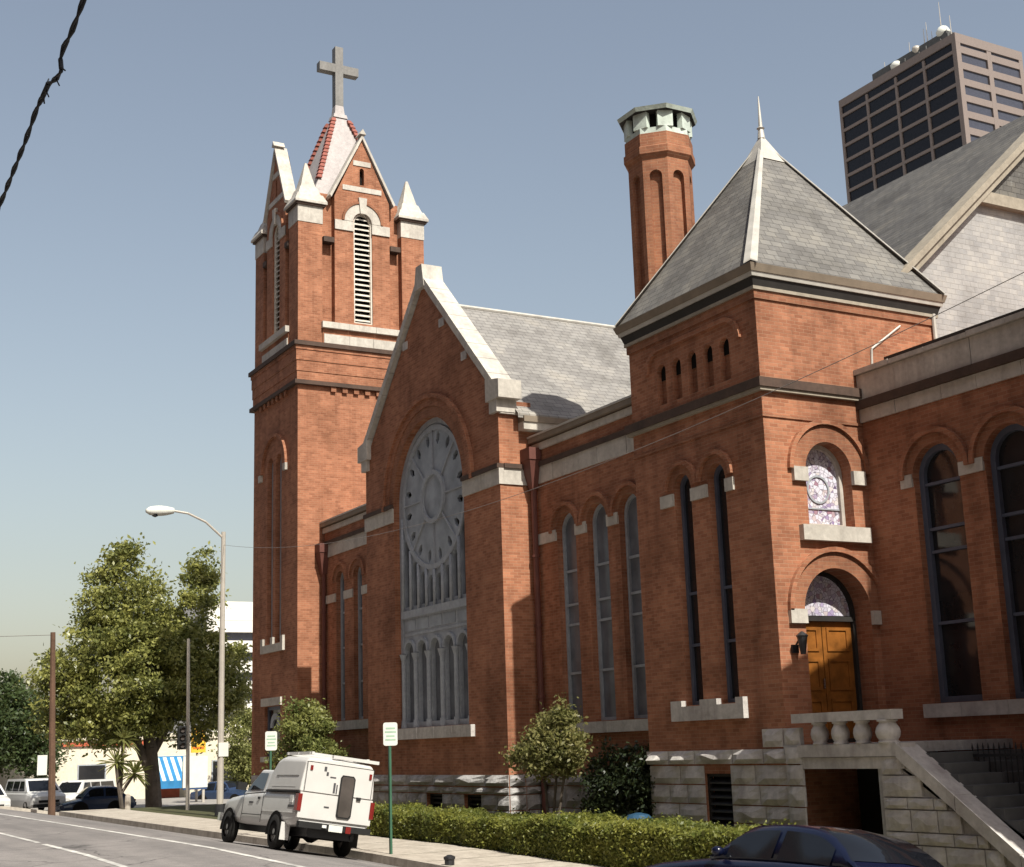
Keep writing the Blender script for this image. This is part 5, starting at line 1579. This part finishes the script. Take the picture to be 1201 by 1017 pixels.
# cab
cabs = [(.74, 1.24, .845), (.80, 1.74, .72), (1.66, 1.75, .71), (2.42, 1.17, .83)]
cb_ = MB()
L = [(x, y, z) for x, z, y in cabs]
vs_ = [(x, y, z) for x, y, z in L] + [(x, -y, z) for x, y, z in L]
cb_.add(vs_, [(0, 1, 2, 3), (7, 6, 5, 4), (1, 5, 6, 2), (2, 6, 7, 3), (0, 4, 5, 1)])
bevel(cb_.obj('cab', M['white_paint'], TR, local=True), .05)
side_glass(TR, [(.98, .834, 1.28), (1.02, .752, 1.66), (1.60, .742, 1.67), (2.18, .816, 1.26)], .014, M['car_glass'], 'door_window')
MB().poly([(2.38, .77, 1.25), (2.38, -.77, 1.25), (1.71, -.66, 1.73), (1.71, .66, 1.73)]).obj('windscreen', M['car_glass'], TR, local=True, recalc=False)
# canopy
cst = [(-1.42, [(.875, 1.262), (.86, 1.5), (.81, 1.90), (.74, 1.985), (.001, 2.01)]), (-1.28, [(.88, 1.262), (.865, 1.5), (.82, 1.93), (.74, 2.02), (.001, 2.05)]),
       (.0, [(.88, 1.262), (.865, 1.5), (.83, 1.95), (.75, 2.04), (.001, 2.07)]), (.35, [(.88, 1.262), (.86, 1.5), (.82, 1.90), (.72, 2.0), (.001, 2.03)]), (.72, [(.88, 1.262), (.85, 1.45), (.80, 1.66), (.70, 1.72), (.001, 1.74)])]
cap_ = bevel(loft(cst).obj('canopy', M['white_cap'], TR, local=True, label='high white fibreglass canopy over the truck bed', merge=True), .04)
sm = MB()
for s_ in (1, -1):
    sm.box(-1.38, .72, s_ * 0.882 - .012, s_ * 0.882 + .012, 1.245, 1.275)
sm.obj('canopy_seam', M['black_plastic'], TR, local=True)
for s_ in (1, -1):
    lid = MB()
    lid.add([(-1.13, s_ * 0.879, 1.36), (.35, s_ * 0.879, 1.36), (.35, s_ * 0.875, 1.40), (-1.13, s_ * 0.875, 1.40)], [(0, 1, 2, 3)])
    lid.obj('canopy_side_rib', M['white_cap'], TR, local=True)
# roof rack
rk = MB()
for s_ in (1, -1): rk.box(-1.34, .25, s_ * .66 - .03, s_ * .66 + .03, 2.08, 2.14)
for x in (-1.2, -.5, .15): rk.box(x - .03, x + .03, -.70, .70, 2.08, 2.13)
rk.box(-1.42, -1.32, -.9, .2, 2.05, 2.12)
rk.obj('ladder_rack', M['white_cap'], TR, local=True)
# rear: tailgate face, door window, lamps, lettering strips
MB().box(-1.445, -1.40, -.86, .86, .72, 1.26).obj('tailgate', M['white_cap'], TR, local=True)
MB().box(-1.45, -1.415, -.80, .80, 1.285, 1.92).obj('canopy_rear_door', M['white_cap'], TR, local=True)
def rear(name, mat, y0, y1, z0, z1, dpt=.012, x=-1.452):
    return MB().box(x - dpt, x, y0, y1, z0, z1).obj(name, mat, TR, local=True)
MB().extr([(-.02, .86), (-.02, 1.66), (-.06, 1.72), (-.32, 1.72), (-.37, 1.66), (-.37, .86), (-.32, .80), (-.06, .80)], lambda u, v, d=0.0: (-1.456 - d, u, v), 0, .02).obj('rear_window_frame', M['black_plastic'], TR, local=True)
MB().extr([(-.05, .88), (-.05, 1.65), (-.08, 1.69), (-.30, 1.69), (-.34, 1.65), (-.34, .88), (-.30, .83), (-.08, .83)], lambda u, v, d=0.0: (-1.477 - d, u, v), 0, .005).obj('rear_window', M['tint'], TR, local=True)
for s_ in (1, -1):
    MB().box(-1.465, -1.28, s_ * 0.895 - .012, s_ * 0.895 + .005, .86, 1.22).box(-1.47, -1.448, min(s_ * .81, s_ * 0.882), max(s_ * .81, s_ * 0.882), .86, 1.22).obj('tail_lamp', M['red_lens'], TR, local=True)
rear('marker_lamp', M['red_lens'], -.75, -.69, 1.70, 1.82, .02)
rear('marker_lamp', M['red_lens'], .66, .72, 1.74, 1.84, .02)
rear('door_handle', M['black_plastic'], -.55, -.45, 1.22, 1.29, .03)
for k, (y, z, h_, w_) in enumerate(((.36, 1.80, .10, .06), (.30, 1.70, .08, .05), (.16, 1.64, .03, .14), (.10, 1.42, .22, .05), (.04, 1.40, .20, .03), (.22, 1.0, .03, .12))):
    rear('lettering', M['decal'], y - w_ / 2, y + w_ / 2, z - h_ / 2, z + h_ / 2, .003)
MB().box(-1.58, -1.42, -.84, .84, .52, .65).obj('rear_bumper', M['black_plastic'], TR, local=True)
MB().box(-1.612, -1.602, -.16, .16, .50, .64).obj('number_plate', M['sign_white'], TR, local=True)
MB().box(-1.61, -1.60, -.36, -.24, .50, .64).obj('lamp', M['red_lens'], TR, local=True)
MB().box(-1.62, -1.60, .22, .32, .56, .62).obj('reflector', M['clear_lens'], TR, local=True)
MB().box(-1.35, 3.5, -.55, .55, .34, .56).obj('chassis', M['iron'], TR, local=True)
MB().cyl((-.2, -.75, .38), (-.2, .75, .38), .07, .07, 8).lathe((-.2, 0, .22), [(.05, 0), (.2, .1), (.2, .22), (.05, .34)], 10).obj('axle', M['iron'], TR, local=True)
MB().cyl((-1.4, -.5, .42), (-.6, -.5, .45), .05, .05, 8).obj('exhaust', M['iron'], TR, local=True)
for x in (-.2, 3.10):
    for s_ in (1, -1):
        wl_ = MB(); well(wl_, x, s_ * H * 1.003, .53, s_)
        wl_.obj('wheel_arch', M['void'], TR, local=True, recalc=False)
for x in (-.2, 3.10):
    for s_ in (1, -1): wheel(TR, x, s_ * .80, .38, .21, s_)
MB().box(3.79, 3.96, -.88, .88, .50, .70).obj('front_bumper', M['chrome'], TR, local=True)
for s_ in (1, -1):
    MB().box(2.06, 2.2, min(s_ * .90, s_ * 1.12), max(s_ * .90, s_ * 1.12), 1.24, 1.42).obj('door_mirror', M['black_plastic'], TR, local=True)
    MB().box(1.05, 1.17, s_ * 0.885 - .012, s_ * 0.885 + .012, 1.06, 1.11).obj('door_handle', M['black_plastic'], TR, local=True)
    MB().box(1.5, 1.77, s_ * 0.883 - .004, s_ * 0.883 + .004, .96, 1.0).obj('door_badge', M['decal'], TR, local=True)
    MB().box(-1.2, -.85, s_ * 0.879 - .008, s_ * 0.879 + .008, .92, .97).obj('bed_badge', M['decal'], TR, local=True)
    MB().box(.82, .828, s_ * 0.883 - .006, s_ * 0.883 + .002, .55, 1.22).box(2.2, 2.208, s_ * 0.883 - .006, s_ * 0.883 + .002, .55, 1.18).box(.82, 2.2, s_ * 0.886 - .006, s_ * 0.886 + .001, .70, .715).obj('door_gap', M['black_plastic'], TR, local=True)
    MB().box(-.74, -.72, min(s_ * .72, s_ * .93), max(s_ * .72, s_ * .93), .22, .60).obj('mud_flap', M['white_cap'] if s_ > 0 else M['rubber'], TR, local=True)
for s_ in (1, -1):
    MB().box(-1.38, .80, min(s_ * .872, s_ * .886), max(s_ * .872, s_ * .886), .80, .815).obj('body_crease', M['white_paint'], TR, local=True)
    MB().box(-1.10, -.92, min(s_ * .872, s_ * .886), max(s_ * .872, s_ * .886), 1.02, 1.18).obj('fuel_flap', M['white_paint'], TR, local=True)
    MB().box(-1.2, .2, min(s_ * .838, s_ * .868), max(s_ * .838, s_ * .868), 1.60, 1.612).obj('canopy_side_seam', M['rim'], TR, local=True)
for y in (-.79, .79): MB().box(-1.458, -1.452, y - .006, y + .006, 1.29, 1.92).obj('door_seam', M['black_plastic'], TR, local=True)
MB().box(-1.458, -1.452, -.79, .79, 1.915, 1.925).obj('door_seam', M['black_plastic'], TR, local=True)
MB().lathe((1.1, .45, 1.75), [(.09, 0), (.09, .07)], 12).obj('beacon_base', M['sign_white'], TR, local=True)
MB().lathe((1.1, .45, 1.82), [(.075, 0), (.075, .12), (.05, .16)], 12).obj('beacon', M['amber_lens'], TR, local=True)

def sedan(name, loc, rot, label, cat, paint, Lf, Lr, hw, zb, roofz, cabin, group=None, smooth=True):
    """generic saloon: cabin = x of (screen base, roof front, roof rear, rear glass base)"""
    t = thing(name, loc, label, cat, group, rot)
    xb, xf, xr, xe = cabin
    hood = [(Lf, .34, zb - .34, .80), (Lf - .12, .24, zb - .26, .92), (Lf - .5, .22, zb - .18, .98), (Lf - 1.0, .2, zb - .09, 1.0), (xb, .2, zb, 1.0), ((xb + xe) / 2, .2, zb + .02, 1.0), (xe, .2, zb + .02, 1.0), (-Lr + .45, .22, zb - .01, .98), (-Lr + .1, .26, zb - .05, .93), (-Lr, .36, zb - .2, .84)]
    loft([(x, body_half(hw * f, zs, z_, .045)) for x, zs, z_, f in hood]).obj('body', M[paint], t, local=True, smooth=smooth)
    # cabin as a smooth loft of cross sections
    secs = []
    n = 14
    for k in range(n + 1):
        x = xe - .02 + (xb + .02 - xe) * k / n
        if x < xr: q = (x - xe) / (xr - xe); zt = zb + (roofz - zb) * math.sin(max(0, q) * math.pi / 2) ** .95
        elif x > xf: q = (xb - x) / (xb - xf); zt = zb + (roofz - zb) * math.sin(max(0, q) * math.pi / 2) ** .95
        else: zt = roofz + .02 * math.sin(math.pi * (x - xr) / (xf - xr))
        zt = max(zt, zb + .02)
        h_ = (zt - zb)
        top = hw * (.93 - .23 * min(1, h_ / (roofz - zb)))
        secs.append((x, [(hw * .93, zb - .03), (hw * .93 + (top - hw * .93) * .55, zb + h_ * .5), (top + .02, zt - min(.06, h_ * .3)), (top - .07, zt - .015), (.001, zt + .02)]))
    loft(secs).obj('cabin', M[paint], t, local=True, smooth=smooth)
    def lerp_sec(x):
        for (xa, A), (xb_, B) in zip(secs, secs[1:]):
            if xa <= x <= xb_ + 1e-6:
                q = (x - xa) / (xb_ - xa)
                return [(p[0] + (r[0] - p[0]) * q, p[1] + (r[1] - p[1]) * q) for p, r in zip(A, B)]
        return secs[-1][1]
    def strip(name, xa, xb_, fa, fb, mirror):
        for s_ in ((1, -1) if mirror else (1,)):
            g = MB(); rows = []
            for k in range(9):
                x = xa + (xb_ - xa) * k / 8
                h = lerp_sec(x)
                if mirror:
                    p0, p1, p2 = h[0], h[1], h[2]
                    lo = (p0[0] + (p1[0] - p0[0]) * .25 + .012, p0[1] + (p1[1] - p0[1]) * .25)
                    row = [(x, s_ * lo[0], lo[1]), (x, s_ * (p1[0] + .012), p1[1]), (x, s_ * (p1[0] + (p2[0] - p1[0]) * .82 + .012), p1[1] + (p2[1] - p1[1]) * .82)]
                else:
                    row = [(x, y * f_, z + .012) for y, z, f_ in ((h[2][0], h[2][1], .93), (h[3][0], h[3][1], 1), (h[4][0], h[4][1], 1))]
                    row = row + [(p[0], -p[1], p[2]) for p in reversed(row)]
                rows.append(row)
            n = len(rows[0])
            g.add([p for r in rows for p in r], [(a * n + b, a * n + b + 1, (a + 1) * n + b + 1, (a + 1) * n + b) for a in range(8) for b in range(n - 1)])
            g.obj(name, M['car_glass'], t, local=True, smooth=True, recalc=False)
    mid = (xf + xr) / 2 - .02
    strip('side_window', mid + .05, xb - .30, 0, 0, True)
    strip('side_window', xe + .38, mid - .05, 0, 0, True)
    strip('windscreen', xf + .06, xb - .10, 0, 0, False)
    strip('rear_window', xe + .10, xr - .06, 0, 0, False)
    wx = (Lf - .9, -Lr + 1.0)
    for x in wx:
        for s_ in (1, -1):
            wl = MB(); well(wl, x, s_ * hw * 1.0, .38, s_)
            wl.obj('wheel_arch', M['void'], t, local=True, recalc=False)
    for x in wx:
        for s_ in (1, -1): wheel(t, x, s_ * (hw - .1), .31, .2, s_)
    MB().box(Lf - .10, Lf + .05, -hw * .84, hw * .84, .36, .52).obj('front_bumper', M[paint], t, local=True)
    MB().box(-Lr - .05, -Lr + .10, -hw * .84, hw * .84, .38, .56).obj('rear_bumper', M[paint], t, local=True)
    for s_ in (1, -1):
        MB().box(Lf - .10, Lf + .02, min(s_ * hw * .5, s_ * hw * .78), max(s_ * hw * .5, s_ * hw * .78), .56, zb - .33).obj('headlight', M['clear_lens'], t, local=True)
        MB().box(-Lr - .02, -Lr + .08, min(s_ * hw * .5, s_ * hw * .82), max(s_ * hw * .5, s_ * hw * .82), .60, zb - .16).obj('tail_lamp', M['red_lens'], t, local=True)
        MB().lathe((xb - .22, s_ * (hw * .99), zb + .02), [(.03, 0), (.07, .03), (.075, .08), (.03, .11)], 8).obj('door_mirror', M[paint], t, local=True, smooth=True)
    MB().box(Lf + .0, Lf + .03, -hw * .45, hw * .45, .56, .66).obj('grille', M['black_plastic'], t, local=True)
    return t

def road_rot(x, y, hd):
    r = math.atan2(rz(x, y - .7) - rz(x, y + .7), 1.4)
    return (r if hd > 1 else -r, 0, hd)
sx, sy = -12.95, 11.1
sedan('parked_car', (sx, sy, rz(sx, sy) + .01), road_rot(sx, sy, math.pi), 'dark navy saloon car in the lower right foreground by the stone stair', 'car', 'navy_paint', 3.05, 2.3, .87, .94, 1.37, (1.12, .42, -.45, -1.35))
# cars in the lot beyond the street
sedan('parked_car', (-72, 16.6, lotz(-72, 16.6) - .22), (0, 0, -math.pi / 2), 'dark blue saloon parked sideways before the cream shop', 'car', 'blue_paint', 1.75, 1.8, .85, .86, 1.34, (.75, .2, -.75, -1.35), smooth=False)
sedan('parked_car', (-80.5, 26.0, -2.75), (0, 0, .6), 'small dark car half hidden behind the white sign board', 'car', 'blue_paint', 2.1, 2.1, .85, .86, 1.36, (.75, .2, -.75, -1.35), smooth=False)

def van(name, loc, rot, label, cat, L_, hw, zb, roofz, paint='white_paint'):
    t = thing(name, loc, label, cat, None, rot)
    a, b = L_ / 2, -L_ / 2
    st = [(a, body_half(hw * .9, .35, zb - .22, .02)), (a - .15, body_half(hw * .97, .28, zb - .12, .03)), (a - .8, body_half(hw, .26, zb, .03)), (b + .1, body_half(hw, .26, zb, .0)), (b, body_half(hw * .96, .32, zb, 0))]
    loft(st).obj('body', M[paint], t, local=True)
    q = [(a - .75, zb, .93), (a - 1.55, roofz - .04, .78), (a - 1.8, roofz, .78), (b + .15, roofz - .02, .78), (b + .03, zb, .93)]
    half = [(x, hw * f, z) for x, z, f in q]
    c = MB()
    n = len(half)
    c.add(half + [(x, -y, z) for x, y, z in half], [tuple(range(n)), tuple(range(2 * n - 1, n - 1, -1))] + [(i, n + i, n + i + 1, i + 1) for i in range(n - 1)])
    c.obj('cabin', M[paint], t, local=True)
    def pt(x, f): return (x, hw * (.93 - .15 * f), zb + (roofz - zb) * f)
    x = a - 1.15
    wins = [(a - 1.25, a - 1.55, a - 2.15, a - 2.15), (a - 2.25, a - 2.25, a - 3.2, a - 3.2), (a - 3.3, a - 3.3, b + .3, b + .25)]
    for (p0, p1, p2, p3) in wins:
        side_glass(t, [pt(p0, .12), pt(p1, .82), pt(p2, .82), pt(p3, .12)], .012, M['car_glass'])
    MB().poly([(a - .80, hw * .80, zb + .06), (a - .80, -hw * .80, zb + .06), (a - 1.46, -hw * .68, roofz - .1), (a - 1.46, hw * .68, roofz - .1)]).obj('windscreen', M['car_glass'], t, local=True, recalc=False)
    MB().poly([(b + .0, hw * .78, zb + .08), (b + .0, -hw * .78, zb + .08), (b + .08, -hw * .68, roofz - .12), (b + .08, hw * .68, roofz - .12)]).obj('rear_window', M['car_glass'], t, local=True, recalc=False)
    MB().box(a - .02, a + .03, -hw * .55, hw * .55, .52, zb - .38).obj('grille', M['black_plastic'], t, local=True)
    MB().box(a - .05, a + .08, -hw * .85, hw * .85, .30, .46).obj('front_bumper', M['black_plastic'], t, local=True)
    for s_ in (1, -1):
        MB().box(a - .08, a + .02, min(s_ * hw * .6, s_ * hw * .86), max(s_ * hw * .6, s_ * hw * .86), .58, zb - .36).obj('headlight', M['clear_lens'], t, local=True)
        MB().box(b - .02, b + .06, min(s_ * hw * .74, s_ * hw * .92), max(s_ * hw * .74, s_ * hw * .92), .7, zb).obj('tail_lamp', M['red_lens'], t, local=True)
    for xx in (a - .85, b + .9):
        for s_ in (1, -1): wheel(t, xx, s_ * (hw - .1), .33, .2, s_)
    return t
van('minivan', (-76.5, 14.6, lotz(-76.5, 14.6)), (0, 0, .12), 'white minivan facing the street left of the dark wooden pole', 'minivan', 4.6, .92, 1.02, 1.68)
van('passenger_van', (-84, 18.6, lotz(-84, 18.6) - .45), (0, 0, -.75), 'white van with side windows right of the dark wooden pole', 'van', 5.0, .9, 1.05, 1.75)
van('minivan', (-77.5, 12.2, lotz(-77.5, 12.2)), (0, 0, .1), 'white minivan cut off by the left edge of the view', 'minivan', 4.6, .9, 1.0, 1.6)
